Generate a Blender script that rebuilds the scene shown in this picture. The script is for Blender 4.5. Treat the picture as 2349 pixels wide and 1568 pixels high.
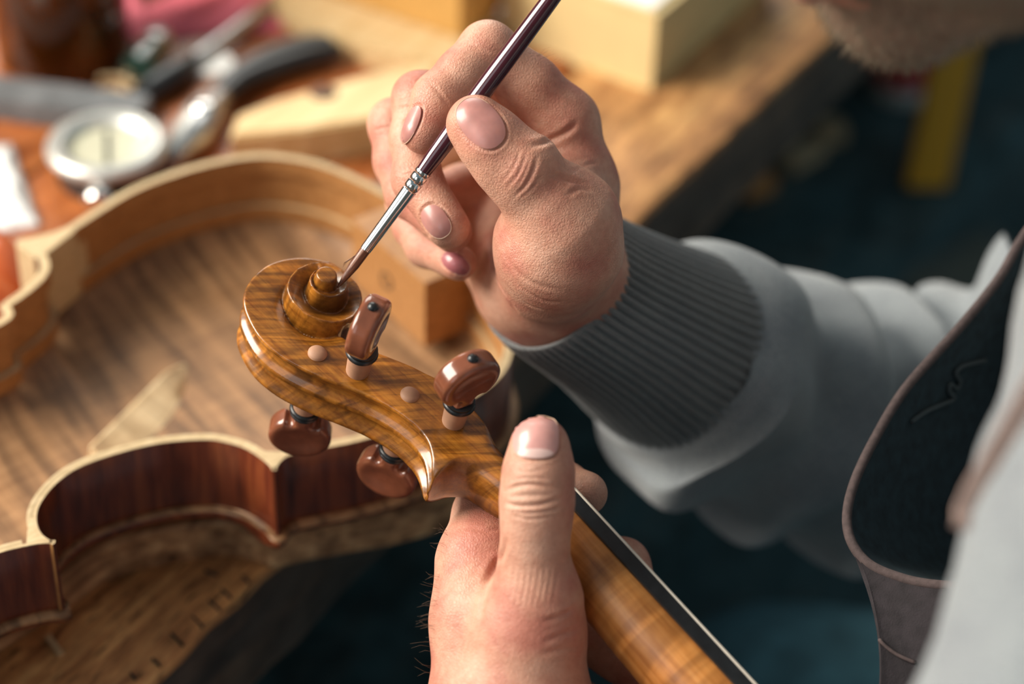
import bpy, bmesh, math, random
import numpy as np
from mathutils import Vector, Matrix, noise
from mathutils.bvhtree import BVHTree

for _o in list(bpy.data.objects):
    bpy.data.objects.remove(_o)
SC = bpy.context.scene
COL = SC.collection
random.seed(4)
RNG = np.random.default_rng(7)

# ------------------------------------------------------------------ camera
CAM_R = np.array([[0.80271, -0.59566, 0.0291], [-0.35591, -0.51762, -0.77807], [0.47853, 0.61421, -0.6275]])
CAM_C = np.array([-0.27595, -0.57046, 0.5011])
FPX = 5000.0
cam = bpy.data.cameras.new('camera')
cam.sensor_width = 36.0
cam.lens = FPX / 2349.0 * 36.0
cam.clip_start = 0.02
cam.clip_end = 30
cam.dof.use_dof = True
cam.dof.focus_distance = 0.668
cam.dof.aperture_fstop = 4.6
camo = bpy.data.objects.new('camera', cam)
COL.objects.link(camo)
camo.matrix_world = Matrix(((CAM_R[0][0], -CAM_R[1][0], -CAM_R[2][0], CAM_C[0]),
                            (CAM_R[0][1], -CAM_R[1][1], -CAM_R[2][1], CAM_C[1]),
                            (CAM_R[0][2], -CAM_R[1][2], -CAM_R[2][2], CAM_C[2]),
                            (0, 0, 0, 1)))
SC.camera = camo

# ------------------------------------------------------------------ world, lights, exposure
B1 = np.array([0.936, 0.352, 0.0])      # along the bench edge
B2 = np.array([-0.352, 0.936, 0.0])     # from the edge towards the window wall
ZB = -0.065                             # bench top
ZF = -0.86                              # floor
w = bpy.data.worlds.new('World')
SC.world = w
w.use_nodes = True
w.node_tree.nodes['Background'].inputs[0].default_value = (0.50, 0.71, 0.80, 1)
w.node_tree.nodes['Background'].inputs[1].default_value = 0.30


def bw(a, b, z):
    return B1 * a + B2 * b + np.array([0, 0, z])


def area(name, pos, target, sx, sy, power, col):
    l = bpy.data.lights.new(name, 'AREA')
    l.shape = 'RECTANGLE'
    l.size, l.size_y = sx, sy
    l.energy = power
    l.color = col
    o = bpy.data.objects.new(name, l)
    COL.objects.link(o)
    d = Vector(target) - Vector(pos)
    o.location = Vector(pos)
    o.rotation_euler = d.to_track_quat('-Z', 'Y').to_euler()
    return o


area('window_daylight', bw(-0.55, 0.86, 0.82), bw(0.06, -0.02, 0.05), 0.95, 0.80, 48, (1.0, 0.93, 0.82))
area('side_fill', bw(-1.85, 0.06, 0.95), bw(0.1, -0.05, 0.05), 0.9, 1.0, 4.6, (0.96, 0.97, 1.0))  # unseen fill lamp, added to light the hands from the left
area('rear_window_daylight', bw(1.10, 0.86, 0.80), bw(0.25, 0.0, 0.0), 0.95, 0.80, 13, (1.0, 0.96, 0.88))
SC.view_settings.view_transform = 'Standard'
SC.view_settings.look = 'None'
SC.view_settings.gamma = 1.0
SC.view_settings.use_curve_mapping = False
SC.view_settings.exposure = 0.0


# ------------------------------------------------------------------ geometry helpers
def ray(u, v):
    return CAM_R.T @ np.array([(u - 1174.5) / FPX, (v - 784.0) / FPX, 1.0])


def P(u, v, d):
    return CAM_C + d * ray(u, v)


def PZ(u, v, z):
    q = ray(u, v)
    return CAM_C + q * ((z - CAM_C[2]) / q[2])


def to_pix(X):
    c = (np.asarray(X) - CAM_C) @ CAM_R.T
    return np.stack([1174.5 + FPX * c[..., 0] / c[..., 2], 784 + FPX * c[..., 1] / c[..., 2], c[..., 2]], -1)


def nrm(v):
    v = np.asarray(v, float)
    return v / np.linalg.norm(v)


def spline(pts, n=8, closed=False):
    pts = [np.asarray(p, float) for p in pts]
    m = len(pts)
    out = []
    rng = range(m if closed else m - 1)
    for i in rng:
        if closed:
            p0, p1, p2, p3 = pts[i - 1], pts[i], pts[(i + 1) % m], pts[(i + 2) % m]
        else:
            p1, p2 = pts[i], pts[i + 1]
            p0 = pts[i - 1] if i > 0 else 2 * p1 - p2
            p3 = pts[i + 2] if i + 2 < m else 2 * p2 - p1
        for k in range(n):
            t = k / n
            out.append(0.5 * (2 * p1 + (p2 - p0) * t + (2 * p0 - 5 * p1 + 4 * p2 - p3) * t * t + (3 * p1 - p0 - 3 * p2 + p3) * t ** 3))
    if not closed:
        out.append(pts[-1])
    return np.array(out)


def thing(name, label, cat, loc=(0, 0, 0), group=None):
    o = bpy.data.objects.new(name, None)
    o.empty_display_size = 0.02
    COL.objects.link(o)
    o.location = Vector(np.asarray(loc, float))
    o['label'] = label
    o['category'] = cat
    if group:
        o['group'] = group
    return o


def tag(o, label, cat, group=None):
    o['label'] = label
    o['category'] = cat
    if group:
        o['group'] = group
    return o


def world_loc(o):
    v = Vector(o.location)
    return v


def link(name, me, mat, parent=None):
    o = bpy.data.objects.new(name, me)
    COL.objects.link(o)
    if mat is not None:
        if isinstance(mat, (list, tuple)):
            for m_ in mat:
                me.materials.append(m_)
        else:
            me.materials.append(mat)
    if parent is not None:
        o.parent = parent
        base = parent
        while base.parent is not None:
            base = base.parent
        if parent.parent is None:
            o.matrix_parent_inverse = Matrix.Translation(-Vector(parent.location))
        # deeper parents sit at the identity in world space already
    return o


def mesh_obj(name, V, F, mat, parent=None, smooth=True, recalc=False, sharp=None):
    me = bpy.data.meshes.new(name)
    me.from_pydata([tuple(map(float, v)) for v in V], [], [tuple(int(i) for i in f) for f in F])
    if recalc:
        bm = bmesh.new()
        bm.from_mesh(me)
        bmesh.ops.recalc_face_normals(bm, faces=bm.faces)
        bm.to_mesh(me)
        bm.free()
    if smooth:
        me.shade_smooth()
        if sharp is not None:
            me.set_sharp_from_angle(angle=math.radians(sharp))
    return link(name, me, mat, parent)


def bm_obj(name, bm, mat, parent=None, smooth=False, sharp=35):
    me = bpy.data.meshes.new(name)
    bmesh.ops.recalc_face_normals(bm, faces=bm.faces)
    bm.to_mesh(me)
    bm.free()
    if smooth:
        me.shade_smooth()
        me.set_sharp_from_angle(angle=math.radians(sharp))
    return link(name, me, mat, parent)


def loft(rings, closed_ring=True, cap=True):
    """rings: list of (k,3) arrays of equal length -> verts, faces"""
    k = len(rings[0])
    V = np.concatenate(rings, 0)
    F = []
    for i in range(len(rings) - 1):
        for j in range(k if closed_ring else k - 1):
            j2 = (j + 1) % k
            F.append((i * k + j, i * k + j2, (i + 1) * k + j2, (i + 1) * k + j))
    if cap and closed_ring:
        F.append(tuple(range(k - 1, -1, -1)))
        b = (len(rings) - 1) * k
        F.append(tuple(range(b, b + k)))
    return V, F


def frame_of(t, hint):
    t = nrm(t)
    x = np.cross(hint, t)
    x = nrm(x)
    return x, np.cross(t, x)


def tube(path, radii, seg=16, hint=(0.31, 0.2, 0.93)):
    path = np.asarray(path, float)
    rings = []
    a = np.linspace(0, 2 * np.pi, seg, endpoint=False)
    x = None
    for i, p in enumerate(path):
        t = nrm(path[min(i + 1, len(path) - 1)] - path[max(i - 1, 0)])
        if x is None:
            x, y = frame_of(t, np.asarray(hint))
        else:
            x = nrm(x - t * (x @ t))
            y = np.cross(t, x)
        r = radii[i]
        rx, ry = (r, r) if np.isscalar(r) else r
        rings.append(p + np.outer(np.cos(a) * rx, x) + np.outer(np.sin(a) * ry, y))
    return loft(rings)


def lathe(origin, axis, prof, seg=28, hint=(0.31, 0.9, 0.2)):
    """prof: list of (along, radius)"""
    axis = nrm(axis)
    x, y = frame_of(axis, np.asarray(hint))
    a = np.linspace(0, 2 * np.pi, seg, endpoint=False)
    rings = [np.asarray(origin) + axis * s + np.outer(np.cos(a) * r, x) + np.outer(np.sin(a) * r, y) for s, r in prof]
    return loft(rings)


def prism(poly, z0, z1, bevel=0.0):
    """poly (k,2) -> bmesh prism between z0 and z1"""
    bm = bmesh.new()
    vs = [bm.verts.new((p[0], p[1], z0)) for p in poly]
    f = bm.faces.new(vs)
    r = bmesh.ops.extrude_face_region(bm, geom=[f])
    for g in r['geom']:
        if isinstance(g, bmesh.types.BMVert):
            g.co.z = z1
    if bevel:
        es = [e for e in bm.edges if abs(e.verts[0].co.z - e.verts[1].co.z) < 1e-9]
        bmesh.ops.bevel(bm, geom=es, offset=bevel, segments=2, affect='EDGES')
    return bm


def box_bm(c, ax, ay, az, hx, hy, hz, bevel=0.0, seg=2):
    bm = bmesh.new()
    r = bmesh.ops.create_cube(bm, size=2.0)
    ax, ay, az = np.asarray(ax), np.asarray(ay), np.asarray(az)
    for v in bm.verts:
        q = np.asarray(c) + ax * (v.co.x * hx) + ay * (v.co.y * hy) + az * (v.co.z * hz)
        v.co = Vector(q)
    if bevel:
        bmesh.ops.bevel(bm, geom=list(bm.edges), offset=bevel, segments=seg, affect='EDGES')
    return bm


# ------------------------------------------------------------------ implicit surfaces
def surface_nets(F, o, h, smooth=2):
    S = F < 0
    c = [S[i:S.shape[0] - 1 + i, j:S.shape[1] - 1 + j, k:S.shape[2] - 1 + k] for i in (0, 1) for j in (0, 1) for k in (0, 1)]
    cnt = np.zeros(c[0].shape, np.int8)
    for q in c:
        cnt += q
    act = np.argwhere((cnt > 0) & (cnt < 8))
    idx = -np.ones(cnt.shape, np.int32)
    idx[act[:, 0], act[:, 1], act[:, 2]] = np.arange(len(act))
    corners = np.array([(i, j, k) for i in (0, 1) for j in (0, 1) for k in (0, 1)])
    vals = np.stack([F[act[:, 0] + i, act[:, 1] + j, act[:, 2] + k] for i, j, k in corners], 1)
    acc = np.zeros((len(act), 3))
    num = np.zeros(len(act))
    for a in range(8):
        for b in range(a + 1, 8):
            if np.abs(corners[a] - corners[b]).sum() != 1:
                continue
            va, vb = vals[:, a], vals[:, b]
            m = (va < 0) != (vb < 0)
            t = np.where(m, va / np.where(m, va - vb, 1), 0)
            p = corners[a] + t[:, None] * (corners[b] - corners[a])
            acc += np.where(m[:, None], p, 0)
            num += m
    V = np.asarray(o) + (act + acc / num[:, None]) * h
    faces = []
    for ax in range(3):
        sl0 = [slice(None)] * 3
        sl1 = [slice(None)] * 3
        sl0[ax] = slice(0, -1)
        sl1[ax] = slice(1, None)
        A, B = S[tuple(sl0)], S[tuple(sl1)]
        e = np.argwhere(A != B)
        b_, c_ = [(1, 2), (2, 0), (0, 1)][ax]
        ok = (e[:, b_] > 0) & (e[:, c_] > 0) & (e[:, b_] < F.shape[b_] - 1) & (e[:, c_] < F.shape[c_] - 1)
        e = e[ok]
        ins = A[e[:, 0], e[:, 1], e[:, 2]]

        def cell(db, dc):
            q = e.copy()
            q[:, b_] += db
            q[:, c_] += dc
            return idx[q[:, 0], q[:, 1], q[:, 2]]
        quad = np.stack([cell(-1, -1), cell(0, -1), cell(0, 0), cell(-1, 0)], 1)
        quad[~ins] = quad[~ins][:, ::-1]
        faces.append(quad)
    Q = np.concatenate(faces)
    if smooth:
        E = np.concatenate([Q[:, [0, 1]], Q[:, [1, 2]], Q[:, [2, 3]], Q[:, [3, 0]]])
        deg = np.bincount(E.ravel(), minlength=len(V)).astype(float)
        for it in range(smooth):
            s = np.zeros_like(V)
            for k in range(3):
                s[:, k] = np.bincount(E[:, 0], V[E[:, 1], k], len(V)) + np.bincount(E[:, 1], V[E[:, 0], k], len(V))
            V = V * 0.5 + 0.5 * s / deg[:, None]
    return V, Q


def fast_mesh(name, V, Q, mat, parent=None):
    me = bpy.data.meshes.new(name)
    me.vertices.add(len(V))
    me.vertices.foreach_set('co', np.asarray(V, np.float32).ravel())
    me.loops.add(len(Q) * 4)
    me.loops.foreach_set('vertex_index', np.asarray(Q, np.int32).ravel())
    me.polygons.add(len(Q))
    me.polygons.foreach_set('loop_start', np.arange(0, len(Q) * 4, 4, dtype=np.int32))
    me.polygons.foreach_set('loop_total', np.full(len(Q), 4, np.int32))
    me.update(calc_edges=True)
    me.validate()
    me.shade_smooth()
    return link(name, me, mat, parent)


def smin(a, b, k):
    hh = np.clip(0.5 + 0.5 * (b - a) / k, 0, 1)
    return b + (a - b) * hh - k * hh * (1 - hh)


def smax(a, b, k):
    return -smin(-a, -b, k)


class Field:
    """distance field in metres on a grid; cones are added only near themselves"""

    def __init__(self, lo, hi, h):
        self.lo, self.h = np.asarray(lo, float), h
        self.n = np.ceil((np.asarray(hi) - self.lo) / h).astype(int) + 1
        self.f = np.full(self.n, 0.05, np.float32)

    def new(self):
        g = Field.__new__(Field)
        g.lo, g.h, g.n = self.lo, self.h, self.n
        g.f = np.full(self.n, 0.05, np.float32)
        return g

    def sub(self, lo, hi):
        i0 = np.clip(np.floor((lo - self.lo) / self.h).astype(int), 0, self.n)
        i1 = np.clip(np.ceil((hi - self.lo) / self.h).astype(int) + 1, 0, self.n)
        if np.any(i1 <= i0):
            return None, None
        ax = [self.lo[k] + self.h * np.arange(i0[k], i1[k]) for k in range(3)]
        X, Y, Z = np.meshgrid(*ax, indexing='ij', sparse=True)
        return tuple(slice(i0[k], i1[k]) for k in range(3)), (X, Y, Z)

    def cone(self, a, b, ra, rb, k=0.003, flat=None, sub=False):
        a, b = np.asarray(a, float), np.asarray(b, float)
        m = max(ra, rb) * (1.35 if flat else 1.0) + 0.014
        sl, G = self.sub(np.minimum(a, b) - m, np.maximum(a, b) + m)
        if sl is None:
            return
        d = b - a
        l2 = max(d @ d, 1e-12)
        x, y, z = G[0] - a[0], G[1] - a[1], G[2] - a[2]
        t = np.clip((x * d[0] + y * d[1] + z * d[2]) / l2, 0, 1)
        qx, qy, qz = x - t * d[0], y - t * d[1], z - t * d[2]
        if flat is None:
            dd = np.sqrt(qx * qx + qy * qy + qz * qz) - (ra + (rb - ra) * t)
        else:
            ax, s = flat
            c = qx * ax[0] + qy * ax[1] + qz * ax[2]
            e = (1 / s - 1) * c
            l = np.sqrt((qx + e * ax[0]) ** 2 + (qy + e * ax[1]) ** 2 + (qz + e * ax[2]) ** 2)
            dd = (l - (ra + (rb - ra) * t)) * min(1, (s + 1) / 2)
        cur = self.f[sl]
        if sub:
            self.f[sl] = smax(cur, -dd, k)
        else:
            self.f[sl] = smin(cur, dd, k)

    def join(self, other, k):
        self.f = smin(self.f, other.f, k) if k > 0 else np.minimum(self.f, other.f)

    def mesh(self, smooth=2):
        return surface_nets(self.f, self.lo, self.h, smooth)
# ------------------------------------------------------------------ materials
class NT:
    def __init__(self, name):
        self.m = bpy.data.materials.new(name)
        self.m.use_nodes = True
        self.t = self.m.node_tree
        self.b = self.t.nodes['Principled BSDF']

    def n(self, kind, **kw):
        q = self.t.nodes.new(kind)
        for k, v in kw.items():
            if k in q.inputs:
                q.inputs[k].default_value = v
            else:
                setattr(q, k, v)
        return q

    def l(self, a, b):
        self.t.links.new(a, b)

    def set(self, **kw):
        for k, v in kw.items():
            k = k.replace('_', ' ')
            self.b.inputs[k].default_value = v if not (isinstance(v, tuple) and len(v) == 3 and self.b.inputs[k].type == 'RGBA') else (*v, 1)
        return self

    def coords(self, scale=(1, 1, 1), rot=(0, 0, 0)):
        tc = self.n('ShaderNodeTexCoord')
        # rotate first, stretch after, so that stretching follows the rotated axes
        r = self.n('ShaderNodeVectorRotate', rotation_type='EULER_XYZ')
        r.inputs['Rotation'].default_value = rot
        self.l(tc.outputs['Object'], r.inputs['Vector'])
        v = self.n('ShaderNodeVectorMath', operation='MULTIPLY')
        v.inputs[1].default_value = scale
        self.l(r.outputs[0], v.inputs[0])
        return v.outputs[0]

    def noise(self, vec, scale, detail=4, rough=0.55, dist=0.0):
        q = self.n('ShaderNodeTexNoise')
        q.inputs['Scale'].default_value = scale
        q.inputs['Detail'].default_value = detail
        q.inputs['Roughness'].default_value = rough
        q.inputs['Distortion'].default_value = dist
        if vec is not None:
            self.l(vec, q.inputs['Vector'])
        return q.outputs[0]

    def ramp(self, fac, stops):
        q = self.n('ShaderNodeValToRGB')
        e = q.color_ramp.elements
        while len(e) < len(stops):
            e.new(0.5)
        for i, (p, c) in enumerate(stops):
            e[i].position = p
            e[i].color = (*c, 1) if len(c) == 3 else c
        self.l(fac, q.inputs[0])
        return q.outputs[0]

    def mix(self, fac, a, b, mode='MIX'):
        q = self.n('ShaderNodeMix', data_type='RGBA', blend_type=mode)
        for s, v in ((0, fac), (6, a), (7, b)):
            if hasattr(v, 'is_linked') or isinstance(v, bpy.types.NodeSocket):
                self.l(v, q.inputs[s])
            elif isinstance(v, tuple):
                q.inputs[s].default_value = (*v, 1) if len(v) == 3 else v
            else:
                q.inputs[s].default_value = v
        return q.outputs[2]

    def math(self, op, a, b=0.0):
        q = self.n('ShaderNodeMath', operation=op)
        for s, v in ((0, a), (1, b)):
            if isinstance(v, bpy.types.NodeSocket):
                self.l(v, q.inputs[s])
            else:
                q.inputs[s].default_value = v
        return q.outputs[0]

    def bump(self, height, strength, dist):
        q = self.n('ShaderNodeBump')
        q.inputs['Strength'].default_value = strength
        q.inputs['Distance'].default_value = dist
        self.l(height, q.inputs['Height'])
        self.l(q.outputs[0], self.b.inputs['Normal'])


def plain(name, col, rough=0.5, metal=0.0, coat=0.0, var=0.12, scale=60, bump=0.0, **kw):
    t = NT(name)
    v = t.noise(t.coords(), scale, 3)
    c = t.ramp(v, [(0.3, tuple(x * (1 - var) for x in col)), (0.7, tuple(min(1, x * (1 + var)) for x in col))])
    t.l(c, t.b.inputs['Base Color'])
    t.set(Roughness=rough, Metallic=metal, Coat_Weight=coat)
    if bump:
        t.bump(t.noise(t.coords(), scale * 8, 3), 0.4, bump)
    t.set(**kw)
    return t.m


def euler_to(xa, ya, za):
    """Euler angles that rotate world coordinates into the frame (xa, ya, za)"""
    m = Matrix((Vector(xa), Vector(ya), Vector(za)))
    return tuple(m.to_euler('XYZ'))


def wood(name, rot, dark, mid, light, frot=None, grain=90, stretch=0.06, rough=0.4, coat=0.0, flame=0.0, flame_scale=160, bump=0.00015, stain=0.0, pores=0.0, pore_scale=900):
    """grain runs along the first axis of the rotated frame"""
    t = NT(name)
    v = t.coords((stretch, 1, 1), rot)
    g = t.noise(v, grain * 10, 6, 0.65)
    c = t.ramp(g, [(0.30, dark), (0.5, mid), (0.72, light)])
    if flame:
        fv = t.coords((1.0, 0.09, 0.14), frot or rot)
        fn = t.noise(fv, flame_scale, 3, 0.5, 0.6)
        k = t.ramp(fn, [(0.38, (1 - flame, (1 - flame) * 0.94, (1 - flame) * 0.86)), (0.6, (1.12, 1.1, 1.05))])
        c = t.mix(1.0, c, k, 'MULTIPLY')
    if stain:
        sn = t.noise(t.coords((1, 1, 1), rot), 45, 5, 0.6)
        k = t.ramp(sn, [(0.35, (1 - stain, (1 - stain) * 0.92, (1 - stain) * 0.85)), (0.6, (1.06, 1.05, 1.0))])
        c = t.mix(1.0, c, k, 'MULTIPLY')
    if pores:
        pn = t.noise(t.coords((0.18, 1, 1), rot), pore_scale, 3, 0.55)
        k = t.ramp(pn, [(0.30, (1 - pores, 1 - pores, 1 - pores)), (0.42, (1, 1, 1))])
        c = t.mix(1.0, c, k, 'MULTIPLY')
    t.l(c, t.b.inputs['Base Color'])
    rr = t.math('MULTIPLY_ADD', g, 0.18)
    t.t.nodes[-1].inputs[2].default_value = rough - 0.08
    t.l(rr, t.b.inputs['Roughness'])
    t.set(Coat_Weight=coat, Coat_Roughness=0.12)
    if bump:
        t.bump(g, 0.6, bump)
    return t.m


def skin_mat(name, base, pink, pale):
    t = NT(name)
    v = t.coords()
    a = t.noise(v, 55, 4, 0.55)
    c = t.ramp(a, [(0.34, pink), (0.52, base), (0.70, pale)])
    b = t.noise(v, 420, 3, 0.6)
    k = t.ramp(b, [(0.3, (0.90, 0.86, 0.84)), (0.6, (1.03, 1.03, 1.03))])
    c = t.mix(1.0, c, k, 'MULTIPLY')
    t.l(c, t.b.inputs['Base Color'])
    t.set(Roughness=0.46, Subsurface_Weight=0.16, Subsurface_Scale=0.0035, Specular_IOR_Level=0.4)
    t.b.inputs['Subsurface Radius'].default_value = (1.0, 0.36, 0.2)
    vo = t.n('ShaderNodeTexVoronoi', feature='DISTANCE_TO_EDGE')
    vo.inputs['Scale'].default_value = 950
    vd = t.n('ShaderNodeVectorMath', operation='ADD')
    nn = t.n('ShaderNodeTexNoise')
    nn.inputs['Scale'].default_value = 700
    sc_ = t.n('ShaderNodeVectorMath', operation='SCALE')
    sc_.inputs['Scale'].default_value = 0.0012
    t.l(v, nn.inputs['Vector'])
    t.l(nn.outputs['Color'], sc_.inputs[0])
    t.l(v, vd.inputs[0])
    t.l(sc_.outputs[0], vd.inputs[1])
    t.l(vd.outputs[0], vo.inputs['Vector'])
    hgt = t.math('MINIMUM', vo.outputs['Distance'], 0.25)
    h2 = t.math('ADD', t.math('MULTIPLY', hgt, 1.6), t.math('MULTIPLY', t.noise(v, 1500, 3), 0.6))
    t.bump(h2, 0.55, 0.00034)
    return t.m


def knit_mat(name, dark, light, scale=1400):
    t = NT(name)
    v = t.coords()
    a = t.noise(v, scale, 3, 0.7)
    b = t.noise(v, 60, 3, 0.5)
    c = t.ramp(a, [(0.3, dark), (0.68, light)])
    k = t.ramp(b, [(0.3, (0.88, 0.88, 0.9)), (0.7, (1.06, 1.06, 1.05))])
    c = t.mix(1.0, c, k, 'MULTIPLY')
    t.l(c, t.b.inputs['Base Color'])
    t.set(Roughness=0.95, Sheen_Weight=0.5, Sheen_Roughness=0.5, Specular_IOR_Level=0.1)
    t.bump(a, 0.7, 0.0006)
    return t.m


ROT_B = euler_to(B1, B2, (0, 0, 1))
M = {}
M['skin'] = skin_mat('skin', (0.58, 0.295, 0.205), (0.50, 0.195, 0.14), (0.62, 0.36, 0.26))
M['nail'] = plain('fingernail', (0.46, 0.215, 0.19), 0.34, var=0.16, scale=120, coat=0.15, Subsurface_Weight=0.2, Subsurface_Scale=0.002)
M['nail_dark'] = plain('fingernail_purple', (0.34, 0.11, 0.12), 0.34, var=0.1, scale=140, coat=0.3)
M['nail_pink'] = plain('fingernail_pink', (0.60, 0.30, 0.27), 0.32, var=0.1, scale=160, coat=0.2)
M['nail_moon'] = plain('nail_moon', (0.66, 0.45, 0.41), 0.36, var=0.05, scale=160)
M['nail_tip'] = plain('nail_edge', (0.56, 0.38, 0.27), 0.5, var=0.1, scale=200)
M['bench'] = wood('bench_wood', ROT_B, (0.20, 0.048, 0.014), (0.42, 0.125, 0.036), (0.60, 0.225, 0.07), grain=9, stretch=0.16, rough=0.3, bump=0.0010, stain=0.45, pores=0.3)
M['bench_near'] = wood('scarred_bench_wood', ROT_B, (0.16, 0.062, 0.024), (0.56, 0.27, 0.10), (0.82, 0.49, 0.20), grain=16, stretch=0.13, rough=0.5, bump=0.0015, stain=0.35, pores=0.85, pore_scale=420)
M['shaded_face_and_legs'] = wood('shaded_face_and_legs_wood', ROT_B, (0.035, 0.032, 0.030), (0.095, 0.070, 0.056), (0.19, 0.12, 0.078), grain=9, stretch=0.1, rough=0.7, bump=0.001, stain=0.4)
M['cradle'] = wood('cradle_wood', ROT_B, (0.16, 0.072, 0.032), (0.46, 0.25, 0.12), (0.78, 0.50, 0.27), grain=22, stretch=0.04, rough=0.62, bump=0.0008, stain=0.5)
RX = (0, 0, 0)
M['plate'] = wood('flamed_maple', RX, (0.23, 0.115, 0.05), (0.33, 0.175, 0.08), (0.41, 0.23, 0.11), grain=40, stretch=0.1, rough=0.52, flame=0.5, flame_scale=190, bump=0.0001)
M['rib_in'] = wood('rib_wood', euler_to((1, 0, 0), (0, 1, 0), (0, 0, 1)), (0.25, 0.105, 0.03), (0.36, 0.165, 0.052), (0.44, 0.215, 0.075), grain=30, stretch=0.5, rough=0.5, bump=0.0001)
M['rib_edge'] = wood('bare_wood', RX, (0.42, 0.30, 0.155), (0.54, 0.40, 0.22), (0.62, 0.48, 0.29), grain=60, stretch=0.3, rough=0.6, bump=0.0002)
M['varnish'] = wood('red_brown_varnish', euler_to((0, 0, 1), (1, 0, 0), (0, 1, 0)), (0.035, 0.006, 0.004), (0.13, 0.026, 0.010), (0.24, 0.062, 0.018), grain=22, stretch=0.09, rough=0.3, coat=0.4, bump=0.0)
M['black'] = plain('black_ebony', (0.012, 0.014, 0.016), 0.32, var=0.3, scale=300)
M['chrome'] = plain('chrome', (0.82, 0.82, 0.80), 0.16, metal=1.0, var=0.05)
M['satin'] = plain('satin_silver', (0.62, 0.62, 0.58), 0.36, metal=0.6, var=0.04)
M['steel'] = plain('worn_steel', (0.42, 0.42, 0.42), 0.35, metal=1.0, var=0.3, scale=200)
M['knit'] = knit_mat('grey_knit', (0.150, 0.170, 0.185), (0.335, 0.362, 0.375))
M['knit_cuff'] = knit_mat('grey_rib_knit', (0.095, 0.102, 0.108), (0.26, 0.265, 0.262), 1800)
M['apron'] = plain('shadow_teal_apron_cloth', (0.016, 0.032, 0.040), 0.9, var=0.35, scale=220, bump=0.0004)  # teal of the shaded bib interior is put into the cloth colour
M['piping'] = plain('brown_edge_binding', (0.085, 0.058, 0.055), 0.85, var=0.25, scale=500, bump=0.0004)
M['trouser'] = plain('shadow_teal_trouser_cloth', (0.045, 0.125, 0.155), 0.95, var=0.3, scale=60)  # deep-shadow teal painted into the base colour of the cloth
# ------------------------------------------------------------------ the room and the bench
def struct(o):
    o['kind'] = 'structure'
    return o


M['floor'] = wood('shadow_teal_floor_boards', ROT_B, (0.040, 0.10, 0.12), (0.065, 0.13, 0.15), (0.12, 0.15, 0.15), grain=6, stretch=0.2, rough=0.7, bump=0.0008, stain=0.5)  # boards carry the teal of the dark shadows in their colour
M['wall'] = plain('old_plaster', (0.26, 0.25, 0.23), 0.9, var=0.1, scale=8)
flo = struct(bm_obj('floor', box_bm(bw(0.5, -0.5, ZF - 0.05), B1, B2, (0, 0, 1), 3.0, 2.2, 0.05), M['floor']))


def wall_quad(name, a0, a1, b0, b1, z0, z1, mat, parent=None):
    c = bw((a0 + a1) / 2, (b0 + b1) / 2, (z0 + z1) / 2)
    o = bm_obj(name, box_bm(c, B1, B2, (0, 0, 1), (a1 - a0) / 2, (b1 - b0) / 2, (z1 - z0) / 2), mat, parent)
    if parent is None:
        struct(o)
    return o


# window wall behind the bench: sill wall, piers and lintel around one wide window
WB = 0.80
wl = wall_quad('wall_window', -2.5, 3.5, WB, WB + 0.12, ZF, 0.26, M['wall'])
wall_quad('pier', -2.5, -1.10, WB, WB + 0.12, 0.26, 1.35, M['wall'], wl)
wall_quad('pier', 0.0, 0.58, WB, WB + 0.12, 0.26, 1.35, M['wall'], wl)
wall_quad('pier', 1.62, 3.5, WB, WB + 0.12, 0.26, 1.35, M['wall'], wl)
wall_quad('lintel', -2.5, 3.5, WB, WB + 0.12, 1.35, 1.75, M['wall'], wl)
M['frame'] = plain('painted_window_frame', (0.5, 0.49, 0.46), 0.5, var=0.06)
wf = struct(bm_obj('window_1', box_bm(bw(-0.55, WB + 0.03, 0.275), B1, B2, (0, 0, 1), 0.55, 0.06, 0.015, 0.003), M['frame']))
for a_ in (-1.085, -0.015):
    bm_obj('jamb', box_bm(bw(a_, WB + 0.05, 0.83), B1, B2, (0, 0, 1), 0.02, 0.03, 0.51, 0.003), M['frame'], wf)
bm_obj('head', box_bm(bw(-0.55, WB + 0.05, 1.335), B1, B2, (0, 0, 1), 0.55, 0.03, 0.015, 0.003), M['frame'], wf)

w3 = struct(bm_obj('window_3', box_bm(bw(1.10, WB + 0.03, 0.275), B1, B2, (0, 0, 1), 0.53, 0.06, 0.015, 0.003), M['frame']))
for a_ in (0.595, 1.605):
    bm_obj('jamb', box_bm(bw(a_, WB + 0.05, 0.81), B1, B2, (0, 0, 1), 0.02, 0.03, 0.53, 0.003), M['frame'], w3)
# end wall on the left; its unseen window is added around the side fill
we = wall_quad('wall_left', -2.12, -2.0, -2.7, WB, ZF, 0.40, M['wall'])
wall_quad('pier', -2.12, -2.0, -2.7, -0.48, 0.40, 1.50, M['wall'], we)
wall_quad('pier', -2.12, -2.0, 0.60, WB, 0.40, 1.50, M['wall'], we)
wall_quad('lintel', -2.12, -2.0, -2.7, WB, 1.50, 1.75, M['wall'], we)
w2 = struct(bm_obj('added_fill_window', box_bm(bw(-1.99, 0.06, 0.41), B1, B2, (0, 0, 1), 0.04, 0.55, 0.015, 0.003), M['frame']))
for b_ in (-0.47, 0.59):
    bm_obj('jamb', box_bm(bw(-2.03, b_, 0.95), B1, B2, (0, 0, 1), 0.03, 0.02, 0.55, 0.003), M['frame'], w2)

# the bench: thick top of three planks, front board, two legs
bench = thing('workbench', 'worn dark brown wooden workbench with scored front edge', 'workbench', bw(0.3, 0.2, ZF))
EB = -0.069


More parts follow.
